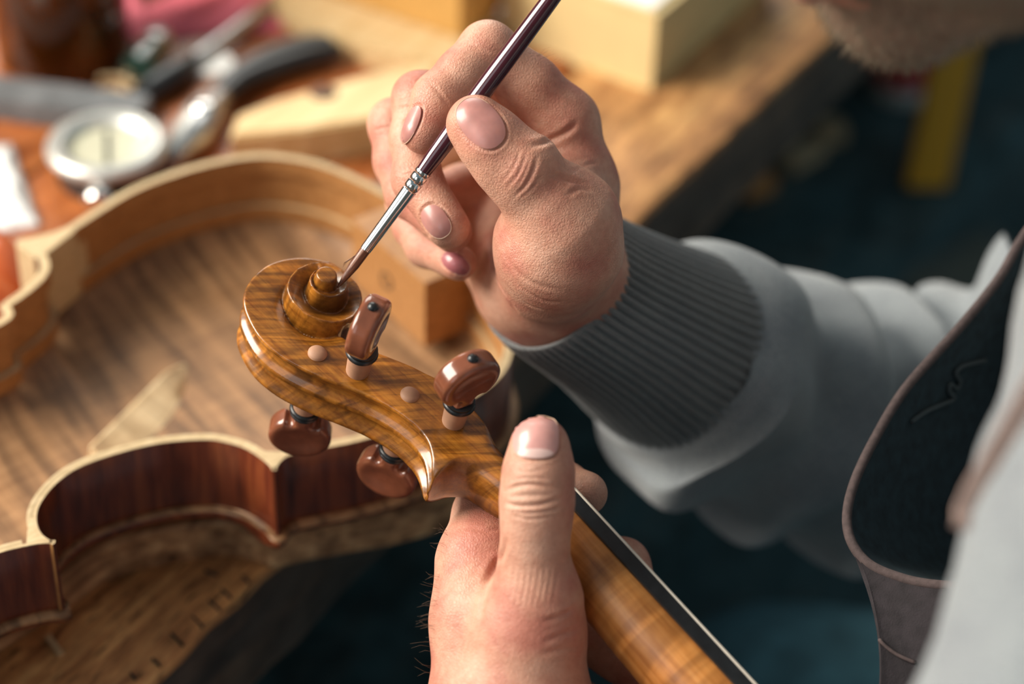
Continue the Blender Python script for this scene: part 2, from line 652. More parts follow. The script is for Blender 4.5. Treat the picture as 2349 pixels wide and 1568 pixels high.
def plank(b0, b1, seed, front=False):
    bm = bmesh.new()
    na, nb = 150, 14
    r = random.Random(seed)
    A = np.linspace(-0.75, 1.55, na)
    prof = np.array([0, 0.10, 0.3, 0.5, 0.7, 0.9, 1.0])
    rings = []
    for a in A:
        wob = 0.0012 * noise.noise((a * 14, seed, 0)) + 0.0006 * noise.noise((a * 60, seed, 3))
        ring = []
        e = 0.004
        for (b, z) in ((b0, -0.05), (b0, -e), (b0 + e * 0.3, -e * 0.3), (b0 + e, 0), (b0 + (b1 - b0) * 0.35, 0.0003), (b0 + (b1 - b0) * 0.7, -0.0002), (b1 - 0.002, 0), (b1, -0.002), (b1, -0.05)):
            zz = z + (wob if z > -0.03 else 0)
            bb = b + (2.2 * wob if b < b0 + 0.5 * e else 0)
            ring.append(bw(a, bb, ZB + zz))
        rings.append(np.array(ring))
    V, F = loft(rings)
    o = mesh_obj('plank', V, F, [M['bench_near'] if front else M['bench'], M['shaded_face_and_legs']], bench, smooth=True, recalc=True, sharp=40)
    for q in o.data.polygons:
        if q.normal.z < 0.3:  # shade painted in: steep plank faces take the darker wood
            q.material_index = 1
    return o


plank(EB, 0.02, 1, True)
plank(0.0205, 0.175, 3)
plank(0.1755, 0.44, 5)
plank(0.4405, 0.72, 9)
# scored lines sawn across the front edge
for (u0, v0, u1, v1) in ((442, 1415, 466, 1439), (393, 1455, 421, 1481), (478, 1378, 506, 1402), (508, 1352, 530, 1372), (556, 1322, 572, 1338), (350, 1512, 368, 1528), (300, 1545, 312, 1560), (470, 1310, 500, 1322)):
    p, q = PZ(u0, v0, ZB), PZ(u1, v1, ZB)
    dirn = nrm(q - p)
    bm_obj('saw_cut', box_bm((p + q) / 2 + np.array([0, 0, 0.0003]), dirn, np.cross((0, 0, 1), dirn), (0, 0, 1), np.linalg.norm(q - p) / 2, 0.00035, 0.0008, 0.0002, 1), M['black'], bench)
ZS = -0.30
bm_obj('shelf', box_bm(bw(0.4, 0.22, ZS - 0.01), B1, B2, (0, 0, 1), 1.10, 0.295, 0.01, 0.002), M['floor'], bench)
for a_ in (-0.6, 1.5):
    for b_ in (0.02, 0.62):
        bm_obj('leg', box_bm(bw(a_, b_, (ZB - 0.05 + ZF) / 2), B1, B2, (0, 0, 1), 0.045, 0.045, (ZB - 0.05 - ZF) / 2, 0.004), M['shaded_face_and_legs'], bench)
# ------------------------------------------------------------------ open violin body
MM = 0.001
vb = thing('open_violin', 'open violin body with flamed maple back and bare rib edges on the bench', 'violin body', (0.03, -0.007, -0.047))
YM = -7.0


def mirror(pts):
    return [(x, 2 * YM - y) for x, y in pts]


def z4(x, y):
    q = PZ(x / 2.1355, 900 + y / 2.1355, 0.0) * 1000
    return (q[0], q[1])


lower_near = [(-2, -90), (5, -86.5), (14, -88.5), (31, -94), (55, -98), (80, -97), (97, -90), (110, -75), (119, -52), (124, -27), (125, YM)]
lower_far = [(124, 13), (119, 38), (111, 59), (96, 76), (78, 83), (58, 85.5), (38, 84.5), (18, 79), (4, 75), (-11, 77)]
c_near = [(-2, -90)] + [z4(*q) for q in ((1290, 330), (1200, 272), (1100, 242), (1000, 230), (800, 245), (600, 290), (400, 360), (280, 440), (200, 540), (180, 620), (205, 690), (270, 735))]
uc = c_near[-1]
upper_near = [uc, (uc[0] - 7, uc[1] + 3.5), (-100, -73), (-118, -78), (-145, -80), (-175, -72), (-196, -48), (-204, -20), (-205, YM)]
upper_far = mirror(upper_near)[::-1]
c_far = [(-11, 77)] + [tuple((PZ(u, v, 0) * 1000)[:2]) for u, v in ((45, 560), (82, 586), (93, 612), (77, 640), (41, 670), (0, 701))] + mirror(c_near[6:])
RIBZ = -31.0


def offset_curve(c, d):
    t = np.gradient(c, axis=0)
    t /= np.linalg.norm(t, axis=1)[:, None]
    nn = np.stack([-t[:, 1], t[:, 0]], 1)
    return c + nn * d


def strip_wall(name, c_out, c_in, z0, z1, mats, parent):
    """closed wall between two plan curves; outside takes material 0, inside 1, top 2"""
    n = len(c_out)
    V, F, mi = [], [], []
    for i in range(n):
        o, q = c_out[i], c_in[i]
        V += [(o[0], o[1], z0), (o[0], o[1], z1 - 0.15), (o[0] + (q[0] - o[0]) * 0.1, o[1] + (q[1] - o[1]) * 0.1, z1), (q[0], q[1], z1), (q[0], q[1], z0)]
    for i in range(n - 1):
        a, b = 5 * i, 5 * (i + 1)
        for k, m in ((0, 0), (1, 2), (2, 2), (3, 1), (4, 1)):
            F.append((a + k, a + (k + 1) % 5, b + (k + 1) % 5, b + k))
            mi.append(m)
    F.append((0, 1, 2, 3, 4))
    mi.append(0)
    e = 5 * (n - 1)
    F.append((e + 4, e + 3, e + 2, e + 1, e))
    mi.append(0)
    o = mesh_obj(name, np.array(V) * MM, F, list(mats), parent, True, False, 40)
    me = o.data
    for p, m in zip(me.polygons, mi):
        p.material_index = m
    bm = bmesh.new()
    bm.from_mesh(me)
    bmesh.ops.recalc_face_normals(bm, faces=bm.faces)
    bm.to_mesh(me)
    bm.free()
    return o


RM = (M['varnish'], M['rib_in'], M['rib_edge'])
LM = (M['rib_in'], M['rib_in'], M['rib_edge'])
cen = np.array([-30, YM])
segs = [lower_near + lower_far, c_near, upper_near + upper_far[1:], c_far]
outline = []
for s in segs:
    c = spline(s, 10)
    sign = 1
    mid = len(c) // 2
    if np.linalg.norm(offset_curve(c, 1)[mid] - np.array([c[mid][0] * 0.6, YM])) > np.linalg.norm(c[mid] - np.array([c[mid][0] * 0.6, YM])):
        sign = -1
    rib = strip_wall('rib', c, offset_curve(c, sign * 1.2), RIBZ, 0, RM, vb)
    strip_wall('lining', offset_curve(c, sign * 1.2)[12:-12], offset_curve(c, sign * 3.3)[12:-12], -7.5, 0.0, LM, rib)
    strip_wall('lining', offset_curve(c, sign * 1.2)[12:-12], offset_curve(c, sign * 3.6)[12:-12], RIBZ, RIBZ + 7.0, LM, rib)


def block(poly, z0=RIBZ, z1=0.05, name='corner_block', mat=None):
    bm = prism([(p[0] * MM, p[1] * MM) for p in poly], z0 * MM, z1 * MM)
    return bm_obj(name, bm, mat or M['rib_edge'], vb)


nc = spline(c_near, 10)
nl = spline(lower_near + lower_far, 10)
nu = spline(upper_near, 10)
fc = spline(c_far, 10)


def corner(ca, cb, toward, la, lb):
    a = [tuple(p) for p in ca[:la]]
    b = [tuple(p) for p in cb[:lb]]
    return block(a[::-1] + b[1:] + [tuple(np.array(b[-1]) * 0.6 + np.array(toward) * 0.4), tuple(np.array(a[-1]) * 0.6 + np.array(toward) * 0.4)])


def inset(c):
    sg = 1
    m = len(c) // 2
    o_ = offset_curve(c, 1.0)
    if abs(o_[m][1] - YM) > abs(c[m][1] - YM):
        sg = -1
    return offset_curve(c, 1.25 * sg)


nc, nl_, nu, fc = inset(nc), nl, inset(nu), inset(fc)
nl0 = offset_curve(nl, 1.25)
corner(nc[2:], nl0[2:], (-2, -77), 14, 12)
corner(nc[::-1][2:], nu[2:], (uc[0] - 1, uc[1] + 17), 20, 10)
corner(fc[2:], nl0[::-1][2:], (-6, 62), 20, 16)
# end block with the end-pin hole, facing the inside
eb = block([(100, -33), (100, 17), (123.4, 17), (124.4, YM), (123.2, -33)], name='end_block', mat=M['rib_in'])
hole = PZ(945, 600, 0)
V, F = lathe(np.array([0.1012, YM * MM, -0.0150]), (-1, 0, 0), [(0, 0.0038), (0.0015, 0.0038), (0.0015, 0.0030), (0.0006, 0.0028)], 20)
mesh_obj('pin_hole', V, F, M['black'], vb, True, True, 40)

# back plate: overhanging edge, hollowed and arched downwards
full = np.concatenate([spline(lower_near + lower_far, 10)[:-1], spline(c_far, 10)[:-1],
                       spline(upper_near + upper_far[1:], 10)[::-1][:-1], spline(c_near, 10)[::-1][:-1]])
tt = np.roll(full, -2, 0) - np.roll(full, 2, 0)
tt /= np.linalg.norm(tt, axis=1)[:, None]
nn_ = np.stack([tt[:, 1], -tt[:, 0]], 1)
area2 = np.sum(full[:, 0] * np.roll(full[:, 1], -1) - np.roll(full[:, 0], -1) * full[:, 1])
if area2 < 0:
    nn_ = -nn_
edge = full + nn_ * 2.6
spine = np.stack([np.clip(full[:, 0], -150, 70) * 0.95, np.full(len(full), YM)], 1)


def ringat(t, z):
    q = spine + (edge - spine) * t
    return np.concatenate([q, np.full((len(q), 1), z)], 1)


top = [ringat(1 - t, RIBZ - 12.5 * min(1, max(0, (t - 0.07) / 0.93)) ** 0.75 * (2 - min(1, max(0, (t - 0.07) / 0.93)) ** 0.75) * 1.0) for t in np.linspace(0.012, 0.995, 26)]
bot = [ringat(1 - t, RIBZ - 4.0 - 12.5 * t ** 0.8 * (2 - t ** 0.8)) for t in np.linspace(0.014, 0.995, 20)]
edge_r = [ringat(1.0, RIBZ - 0.7), ringat(1.004, RIBZ - 1.9), ringat(1.0, RIBZ - 3.3)]
rings = top[::-1] + edge_r + bot
V, F = loft([r * MM for r in rings], True, True)
bp = mesh_obj('back_plate', V, F, [M['plate'], M['varnish']], vb, True, True, 60)
for p in bp.data.polygons:
    c = p.center
    if p.normal.z < 0.2:
        p.material_index = 1

# raised pale strip on the plate, steep on one side, feathered on the other
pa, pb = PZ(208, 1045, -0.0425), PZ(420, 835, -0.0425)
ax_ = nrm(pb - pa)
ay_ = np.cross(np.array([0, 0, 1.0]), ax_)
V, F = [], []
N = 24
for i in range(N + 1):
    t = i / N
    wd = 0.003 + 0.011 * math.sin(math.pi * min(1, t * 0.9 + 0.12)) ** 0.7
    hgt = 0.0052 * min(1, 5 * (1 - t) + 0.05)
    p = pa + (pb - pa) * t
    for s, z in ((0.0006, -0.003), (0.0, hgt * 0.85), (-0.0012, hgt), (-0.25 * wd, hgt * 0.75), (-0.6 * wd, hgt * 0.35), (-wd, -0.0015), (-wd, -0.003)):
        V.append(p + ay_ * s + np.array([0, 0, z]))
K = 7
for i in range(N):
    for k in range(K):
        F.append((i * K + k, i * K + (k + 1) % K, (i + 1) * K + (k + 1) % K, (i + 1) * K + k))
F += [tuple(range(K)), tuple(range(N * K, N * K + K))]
mesh_obj('pale_strip', V, F, wood('pale_strip_wood', euler_to(ax_, ay_, (0, 0, 1)), (0.66, 0.48, 0.27), (0.80, 0.62, 0.38), (0.86, 0.72, 0.48), grain=30, stretch=0.2, rough=0.55, flame=0.2, bump=0.0001), vb, True, True, 50)

# board cut to a violin outline underneath
crd = thing('contoured_board', 'rough dark contoured board under the open violin body', 'board', (0.03, -0.05, -0.065))
topz = -0.047
ed = [PZ(x / 2.1355, 900 + y / 2.1355, topz) for x, y in ((-60, 1120), (120, 1010), (300, 905), (480, 775), (700, 698), (1000, 645), (1120, 636), (1260, 662), (1340, 690), (1500, 655), (1800, 602), (2000, 562), (2220, 495), (2360, 430))]
ed = [p[:2] for p in ed]
e_ = spline(ed, 10)
inn = e_ + np.array([-0.012, 0.045])
rings = []
for i, (o, q) in enumerate(zip(e_, inn)):
    d = nrm(q - o)
    j = lambda s: 0.0005 * noise.noise((o[0] * 90, o[1] * 90, s))
    rings.append(np.array([[*(o + d * 0.001), topz - 0.0178], [*(o + d * j(1)), topz - 0.0165], [*(o + d * (0.0006 + j(2))), topz - 0.0125], [*(o + d * j(3)), topz - 0.009], [*(o + d * (0.0009 + j(4))), topz - 0.005], [*(o + d * j(5)), topz - 0.0015], [*(o + d * 0.0018), topz + 0.4 * j(6)], [*(o + d * 0.012), topz - 0.0005], [*q, topz - 0.002], [*q, topz - 0.0178]]))
V, F = loft(rings)
mesh_obj('board_rim', V, F, M['cradle'], crd, True, True, 45)
# ------------------------------------------------------------------ violin neck with scroll
E1 = np.array([0.20810779, -0.93750096, -0.27889621])
E2 = np.array([0.97810058, 0.20040785, 0.05617788])
EN = np.array([0.00322617, -0.28447959, 0.95867667])
EO = np.array([0.00868035, -0.10306597, 0.07106026])
ROT_N = euler_to(E1, E2, EN)


def SL(a, b, w):
    """scroll coordinates in mm -> world metres"""
    return EO + (np.multiply.outer(np.asarray(a, float), E1) + np.multiply.outer(np.asarray(b, float), E2) + np.multiply.outer(np.asarray(w, float), EN)) * 0.001


M['scroll'] = wood('amber_varnished_maple', ROT_N, (0.28, 0.088, 0.010), (0.41, 0.155, 0.020), (0.52, 0.22, 0.032), frot=euler_to(nrm(0.8 * E1 - 0.6 * E2), nrm(0.6 * E1 + 0.8 * E2), EN), grain=70, stretch=0.07, rough=0.3, coat=0.55, flame=0.55, flame_scale=400, bump=0.00008, stain=0.55, pores=0.3)
M['neck'] = wood('oiled_maple_neck', euler_to(nrm(E1 - 0.125 * E2), E2, EN), (0.33, 0.115, 0.022), (0.52, 0.215, 0.055), (0.62, 0.295, 0.095), grain=50, stretch=0.05, rough=0.36, coat=0.25, flame=0.35, flame_scale=130, bump=0.00012, stain=0.3)
M['peg'] = plain('polished_brown_boxwood', (0.21, 0.068, 0.034), 0.22, var=0.25, scale=120, coat=0.5)
M['peg_shaft'] = plain('bare_peg_shaft', (0.40, 0.215, 0.13), 0.6, var=0.08, scale=300)

neck = thing('violin_neck', 'amber varnished violin neck with carved scroll, pegs and black fingerboard held in hand', 'violin neck', SL(60, -5, -10))

back = [(-6.4, 12.7), (-10.9, 9.6), (-14.7, 5.9), (-17.4, 1.2), (-18.8, -3.4), (-18.9, -8.0), (-18.0, -12.7), (-15.2, -18.4), (-9.6, -23.0), (0.7, -26.4), (11.1, -25.8), (22.1, -22.3), (31, -18.2), (39.7, -14.6), (47.4, -12.6), (54.5, -12.0), (60.5, -13.0), (65, -15.6), (68.2, -18.4), (70.2, -20.6)]
chin = [(70.8, -20.6), (71.3, -17.6), (73, -13.4), (76, -10.8), (80, -9.4), (85, -8.9), (95, -8.7), (112, -9.3)]
front = [(112, 2.3), (100, 3.7), (90, 4.9), (78, 5.2), (69, 5.6), (62, 6.6), (54, 7.0), (47.1, 6.3), (42.7, 4.8), (37.2, 3.0), (29.5, -0.5), (20, -5.0), (12, -4.0), (6, 0), (0.6, 4)]
bk = spline(back, 8)
poly = np.concatenate([bk, spline(chin, 6), spline(front, 5)])


def seg_dist(X, Y, pts, closed=True):
    D = np.full(X.shape, 1e9)
    n = len(pts)
    for i in range(n if closed else n - 1):
        a, b = pts[i], pts[(i + 1) % n]
        d = b - a
        l2 = d @ d
        if l2 < 1e-12:
            continue
        t = np.clip(((X - a[0]) * d[0] + (Y - a[1]) * d[1]) / l2, 0, 1)
        D = np.minimum(D, (X - a[0] - t * d[0]) ** 2 + (Y - a[1] - t * d[1]) ** 2)
    return np.sqrt(D)


def inside(X, Y, pts):
    r = np.zeros(X.shape, bool)
    n = len(pts)
    for i in range(n):
        (x0, y0), (x1, y1) = pts[i], pts[(i + 1) % n]
        if y0 == y1:
            continue
        c = ((y0 > Y) != (y1 > Y)) & (X < (x1 - x0) * (Y - y0) / (y1 - y0) + x0)
        r ^= c
    return r


hg = 0.36
ga = np.arange(-22, 113, hg)
gb = np.arange(-30, 20, hg)
gw = np.arange(-23, 23.01, hg)
A2, B2g = np.meshgrid(ga, gb, indexing='ij')
sd_poly = np.where(inside(A2, B2g, poly), -1, 1) * seg_dist(A2, B2g, poly)
d_back = seg_dist(A2, B2g, bk, False)
d_chin = seg_dist(A2, B2g, spline(chin, 6), False)
# how far along the back a point sits (0 at the volute top, 1 at the chin)
tb = np.zeros_like(A2)
bd = np.full(A2.shape, 1e9)
for i, q in enumerate(bk):
    dd = (A2 - q[0]) ** 2 + (B2g - q[1]) ** 2
    tb = np.where(dd < bd, i / (len(bk) - 1), tb)
    bd = np.minimum(bd, dd)
EY = np.array([0.57, 0.48])
th_t = np.radians([-150, -119, -87, -44, 0, 30, 62, 95, 123, 148, 176, 220, 270, 332, 362, 402, 448, 495, 547, 623, 700, 900])
th_r = np.array([15.5, 13.9, 12.2, 12.7, 14.0, 13.9, 13.2, 12.6, 12.2, 11.2, 9.9, 8.6, 8.0, 7.5, 7.3, 6.7, 5.9, 5.2, 4.4, 3.7, 3.5, 3.4])
th_h = np.array([10.5, 10.8, 11.4, 12.4, 13.4, 14.2, 14.9, 15.4, 15.7, 16.0, 16.4, 16.9, 17.3, 17.8, 18.0, 18.4, 18.9, 19.3, 19.8, 20.4, 20.8, 20.8])
rr = np.hypot(A2 - EY[0], B2g - EY[1])
ph = -np.arctan2(B2g - EY[1], A2 - EY[0])
ph0 = np.where(ph < math.radians(-150), ph + 2 * np.pi, ph)     # first turn in [-150, 210)
hgt = np.full(A2.shape, 10.5)
R1st = np.interp(np.where(ph0 > math.radians(178), ph0, ph0), th_t, th_r)
R2nd = np.interp(ph0 + 2 * np.pi, th_t, th_r)
# the flat side sinks towards the wall of the second turn, deepest at the throat
thr = np.exp(-((np.degrees(ph0) - 62) / 55) ** 2)
sink = (1.0 + 4.6 * thr) * np.exp(-np.clip(rr - R1st, 0, 99) / (1.6 + 1.6 * thr))
sink = np.where((ph0 > math.radians(-40)) & (ph0 < math.radians(208)), sink * np.clip((np.degrees(ph0) + 40) / 40, 0, 1), 0)
hgt = hgt - sink
sd_sp = np.full(A2.shape, 1e9)
for k in range(4):
    th = ph0 + 2 * np.pi * k
    if k == 3:
        Rk = np.full(A2.shape, 3.45)
        Hk = np.full(A2.shape, 21.0)
    else:
        Rk = np.interp(th, th_t, th_r)
        Hk = np.interp(th, th_t, th_h)
        Rn = np.interp(th + 2 * np.pi, th_t, th_r)
        q = np.clip((rr - Rn) / np.maximum(Rk - Rn, 0.3), 0, 1)
        Hk = Hk - ((1.2 + 3.2 * np.clip((np.degrees(th) + 60) / 60, 0, 1)) if k == 0 else (2.6 if k == 1 else 1.0)) * (1 - q) ** 1.2          # dished face
        Hk = Hk - 0.9 * np.clip((q - 0.88) / 0.12, 0, 1) ** 2          # softened lip
    s = np.clip((Rk - rr) / 0.9 + 0.5, 0, 1)
    s = s * s * (3 - 2 * s)
    if k == 0:
        # the first turn only stands proud from the front of the volute onwards
        s = s * np.clip((th - math.radians(-118)) / math.radians(30), 0, 1)
        sd_sp = rr - Rk
    hgt = hgt * (1 - s) + Hk * s
# the volute is undercut a little below its lips, the pegbox sides taper slightly
sd2 = np.minimum(sd_poly, np.where(ph0 > math.radians(-130), sd_sp, 1e9))
hgt = hgt + np.clip((A2 - 70) / 40, 0, 1) * 0.8
# the heel of the pegbox narrows to a rounded point
chn = np.clip((-12.2 - B2g) / 8.6, 0, 1) * np.clip((A2 - 57) / 4, 0, 1)
hgt = hgt * (0.10 + 0.90 * np.sqrt(1 - 0.985 * chn ** 2))
W = gw[None, None, :]
aw = np.abs(W)
# two flutes along the back with a ridge between them
fl_depth = 2.3 + 2.6 * np.clip((tb - 0.80) / 0.2, 0, 1) + 0.4 * np.clip((0.5 - tb) / 0.5, 0, 1)
fl_on = np.clip((12 - d_back) / 2, 0, 1) * np.clip((d_chin - d_back) / 2.5 + 0.15, 0, 1)
fu = np.clip((aw - 0.9) / (0.78 * np.minimum(hgt, 10.5))[:, :, None], 0, 1)
flute = np.sin(np.pi * fu ** 0.8) ** 1.2
slim = sd2[:, :, None] + (fl_depth * fl_on)[:, :, None] * flute
# undercut wall below the second turn's lip, on the free front of the volute
free = np.clip((sd_poly - 0.0) / 2.0, 0, 1) * np.clip((13.5 - rr) / 1.0 + 1, 0, 1)
slim = slim + free[:, :, None] * 1.3 * np.clip((hgt[:, :, None] - aw) / 6.0, 0, 1)
kmap = 0.8 + 8.0 * np.clip((A2 - 67) / 9, 0, 1) * np.clip((d_back - d_chin + 2) / 7, 0, 1)
fld = smax(slim, (aw - hgt[:, :, None]) * 0.8, kmap[:, :, None])
# neck part turns round-backed
bf = np.interp(A2, [75, 90, 112], [5.4, 4.9, 2.3])
tdep = np.interp(A2, [75, 80, 85, 90, 112], [17, 15, 14.2, 13.8, 12.0])
rn = np.clip((A2 - 74) / 20, 0, 1)
rn = rn * rn * (3 - 2 * rn)
un = np.sqrt((aw / (hgt + 0.4)[:, :, None]) ** 2 + (np.clip(bf - B2g, 0, 99) / tdep)[:, :, None] ** 2)
fld = smax(fld, ((un - 1) * 10.5 - (1 - rn)[:, :, None] * 12), 1.0 + 3.5 * rn[:, :, None])
# slot of the pegbox, open to the front
slot = np.maximum(np.maximum(np.maximum(aw - 6.0, (8.5 - d_back)[:, :, None] + 0 * aw), np.abs(A2 - 52)[:, :, None] - 18 + 0 * aw), (-(B2g - (-14 + np.abs(A2 - 42) * 0.02 + np.interp(A2, [10, 30, 60], [-6, 0, 6])))[:, :, None]) + 0 * aw)
fld = smax(fld, -slot, 0.5)
# light wear dents
V, Q = surface_nets(fld.astype(np.float32), (ga[0], gb[0], gw[0]), hg, 2)
_E = np.concatenate([Q[:, [0, 1]], Q[:, [1, 2]], Q[:, [2, 3]], Q[:, [3, 0]]])
_dg = np.bincount(_E.ravel(), minlength=len(V)).astype(float)
_w = (np.clip((V[:, 0] - 70.5) / 6, 0, 1) * np.clip((V[:, 1] * 0.5 + V[:, 0] - 62) / 4, 0, 1))[:, None] * 0.7
for _ in range(60):
    _s = np.stack([np.bincount(_E[:, 0], V[_E[:, 1], k], len(V)) + np.bincount(_E[:, 1], V[_E[:, 0], k], len(V)) for k in range(3)], 1) / _dg[:, None]
    V = V * (1 - _w) + _s * _w
scroll = fast_mesh('scroll', SL(V[:, 0], V[:, 1], V[:, 2]), Q, M['scroll'], neck)

# neck shaft under the fingerboard
rings = []
for a in np.linspace(100, 205, 40):
    bfr = 2.4 - 0.125 * (a - 109)
    hw = 11.2 + (a - 100) * 0.022
    td = 12.4 + (a - 100) * 0.028
    an = np.linspace(0, np.pi, 25)
    ww = hw * np.cos(an)
    bb = bfr - td * np.sin(an) ** 0.85
    ww = np.concatenate([ww, [-hw * 0.5, 0, hw * 0.5]])
    bb = np.concatenate([bb, [bfr, bfr, bfr]])
    rings.append(SL(np.full(len(ww), a), bb, ww))
V, F = loft(rings)
mesh_obj('neck_shaft', V, F, M['neck'], neck, True, True, 60)


def board(name, a0, a1, lo, hi, hwf, mat, arch=1.6):
    rings = []
    for a in np.linspace(a0, a1, 24):
        bfr = 2.4 - 0.125 * (a - 109)
        hw = hwf(a)
        ww = np.array([hw, hw, hw * 0.97, hw * 0.6, 0, -hw * 0.6, -hw * 0.97, -hw, -hw])
        bb = bfr + np.array([lo, hi - 0.5, hi, hi + arch * 0.64, hi + arch, hi + arch * 0.64, hi, hi - 0.5, lo])
        rings.append(SL(np.full(len(ww), a), bb, ww))
    V, F = loft(rings)
    return mesh_obj(name, V, F, mat, neck, True, True, 30)


board('fingerboard', 86, 215, 0.05, 5.2, lambda a: 11.9 + (a - 86) * 0.022, M['black'])
M['edge_glint'] = plain('painted_edge_glint', (0.62, 0.56, 0.47), 0.35, var=0.08, scale=200)  # highlight on the fingerboard edge, put in as a thin pale tube
V, F = tube([SL(a, 2.4 - 0.125 * (a - 109) + 5.15, 11.75 + (a - 86) * 0.022) for a in np.linspace(88, 214, 20)], [0.00045] * 20, 8)
mesh_obj('glint_line', V, F, M['edge_glint'], neck, True)
bm_obj('nut', box_bm(SL(83.5, 8.4, 0), E1, E2, EN, 0.0022, 0.0042, 0.0118, 0.0012, 3), M['black'], neck, True, 50)


# ---- pegs
def peg(a, b, side, spin, out, tag_label=None):
    """side +1: head on the camera's side; spin turns the head about its axis"""
    ax = EN * side
    base = SL(a, b, 0)
    shaft_prof = [(-0.0108 - 0.0012, 0.0010), (-0.0115, 0.0024), (-0.0108, 0.0030), (0.0, 0.0033), (0.0105, 0.0036), (out - 0.001, 0.0040), (out, 0.0040)]
    V, F = lathe(base, ax, shaft_prof, 28)
    p = mesh_obj('peg', V, F, M['peg_shaft'], neck, True, True, 50)
    cb = base + ax * (out - 0.0006)
    V, F = lathe(cb, ax, [(0, 0.0040), (0.0003, 0.0047), (0.0010, 0.0051), (0.0017, 0.0047), (0.0020, 0.0042), (0.0023, 0.0047), (0.0030, 0.0047), (0.0033, 0.0040)], 28)
    mesh_obj('collar', V, F, M['black'], p, True, True, 60)
    # head, as a small field: disc with heart-shaped notches and dished faces
    g = 0.28
    xs = np.arange(-12, 12.1, g)
    ys = np.arange(-1.5, 23, g)
    zs = np.arange(-5.5, 5.6, g)
    X, Y = np.meshgrid(xs, ys, indexing='ij')
    cy = 11.0
    # rounded heart disc
    e = np.sqrt((X / 10.2) ** 2 + ((Y - cy) / 9.6) ** 2)
    disc = (e - 1) * 8.8
    stem = np.maximum(np.abs(X) - (2.6 + 0.25 * np.clip(3.5 - Y, 0, 9)), np.maximum(Y - 6, -Y - 0.2))
    notch = np.minimum(np.hypot(X - 4.3, Y - 2.6) - 1.5, np.hypot(X + 4.3, Y - 2.6) - 1.5)
    notch2 = np.minimum(np.abs(X - 5.2) * 0.7 + np.abs(Y - 1.2) * 0.7 - 1.3, np.abs(X + 5.2) * 0.7 + np.abs(Y - 1.2) * 0.7 - 1.3)
    d2 = smin(smax(disc, -np.minimum(notch, notch2), 0.4), stem, 0.5)
    thick = 4.0 - 0.9 * np.exp(-(((X) / 6.5) ** 2 + ((Y - cy - 0.3) / 5.0) ** 2) ** 1.5) - 0.4 * np.clip(4 - Y, 0, 4) / 4
    f3 = smax(d2[:, :, None] + 0 * zs[None, None, :], np.abs(zs)[None, None, :] - thick[:, :, None], 2.4)
    V, Q = surface_nets(f3.astype(np.float32), (xs[0], ys[0], zs[0]), g, 2)
    hx0 = nrm(E1 - ax * (E1 @ ax))
    hy0 = np.cross(ax, hx0)
    hx = hx0 * math.cos(spin) + hy0 * math.sin(spin)
    hz = np.cross(hx, ax)
    top = cb + ax * 0.0030
    W = top + (np.multiply.outer(V[:, 0], hx) + np.multiply.outer(V[:, 1], ax) + np.multiply.outer(V[:, 2], hz)) * 0.001
    if np.dot(np.cross(hx, ax), hz) < 0:
        Q = Q[:, ::-1]
    fast_mesh('peg_head', W, Q, M['peg'], p)
    # little black pin on the crown
    c = top + ax * 0.0202
    V, F = lathe(c, ax, [(-0.001, 0.0014), (0.0, 0.0018), (0.0009, 0.0016), (0.0015, 0.0009), (0.0017, 0.0002)], 18)
    mesh_obj('pin', V, F, M['black'], p, True, True, 60)
    return p


peg(16.2, -16.7, -1, math.radians(-40), 0.0185)
peg(28.7, -11.6, 1, math.radians(112), 0.0195)
peg(45.4, -3.8 - 1.5, -1, math.radians(-22), 0.0185)
peg(60.8, -1.7, 1, math.radians(75), 0.0195)

# ------------------------------------------------------------------ paint brush
tip, topb = P(774, 660, 0.6795), P(1262, 0, 0.658)
bax = nrm(topb - tip)
brush = thing('paint_brush', 'fine paint brush with dark purple handle and silver ferrule touching the scroll', 'paint brush', tip)


def along(u, v):
    """distance along the brush of the point seen at (u, v)"""
    q = nrm(ray(u, v))
    n_ = np.cross(bax, np.cross(bax, q))
    return float(((CAM_C - tip) @ n_ * 0 + np.linalg.lstsq(np.stack([bax, -q], 1), CAM_C - tip, rcond=None)[0][0]))


s_f, s_h = along(838, 572), along(966, 388)
M['lacquer'] = plain('purple_lacquer', (0.055, 0.010, 0.018), 0.16, var=0.2, scale=90, coat=0.8)
M['bristle'] = wood('brown_bristle', euler_to(bax, *frame_of(bax, np.array([0.3, 0.3, 0.9]))), (0.03, 0.008, 0.004), (0.13, 0.042, 0.020), (0.30, 0.12, 0.06), grain=120, stretch=0.02, rough=0.3, coat=0.3, bump=0.0003)
V, F = lathe(tip, bax, [(0, 0.00025), (0.002, 0.0007), (0.005, 0.0012), (s_f * 0.6, 0.00165), (s_f + 0.002, 0.0017)], 20)
mesh_obj('bristles', V, F, M['bristle'], brush, True, True, 80)
L_ = s_h - s_f
V, F = lathe(tip + bax * s_f, bax, [(0, 0.0015), (0, 0.0018), (0.0008, 0.00185), (L_ * 0.5, 0.0021), (L_ * 0.76, 0.0024), (L_ * 0.77, 0.00215), (L_ * 0.79, 0.0025), (L_ * 0.85, 0.0025), (L_ * 0.865, 0.0022), (L_ * 0.88, 0.00255), (L_ * 0.94, 0.00255), (L_ * 0.955, 0.0023), (L_ * 0.97, 0.0026), (L_, 0.0025)], 28)
mesh_obj('ferrule', V, F, M['chrome'], brush, True, True, 40)
V, F = lathe(tip + bax * s_h, bax, [(-0.003, 0.0022), (0.0, 0.0024), (0.006, 0.0028), (0.016, 0.0031), (0.035, 0.0031), (0.06, 0.0028), (0.09, 0.0024), (0.13, 0.0020), (0.16, 0.0017), (0.163, 0.0008)], 28)
mesh_obj('handle', V, F, M['lacquer'], brush, True, True, 60)
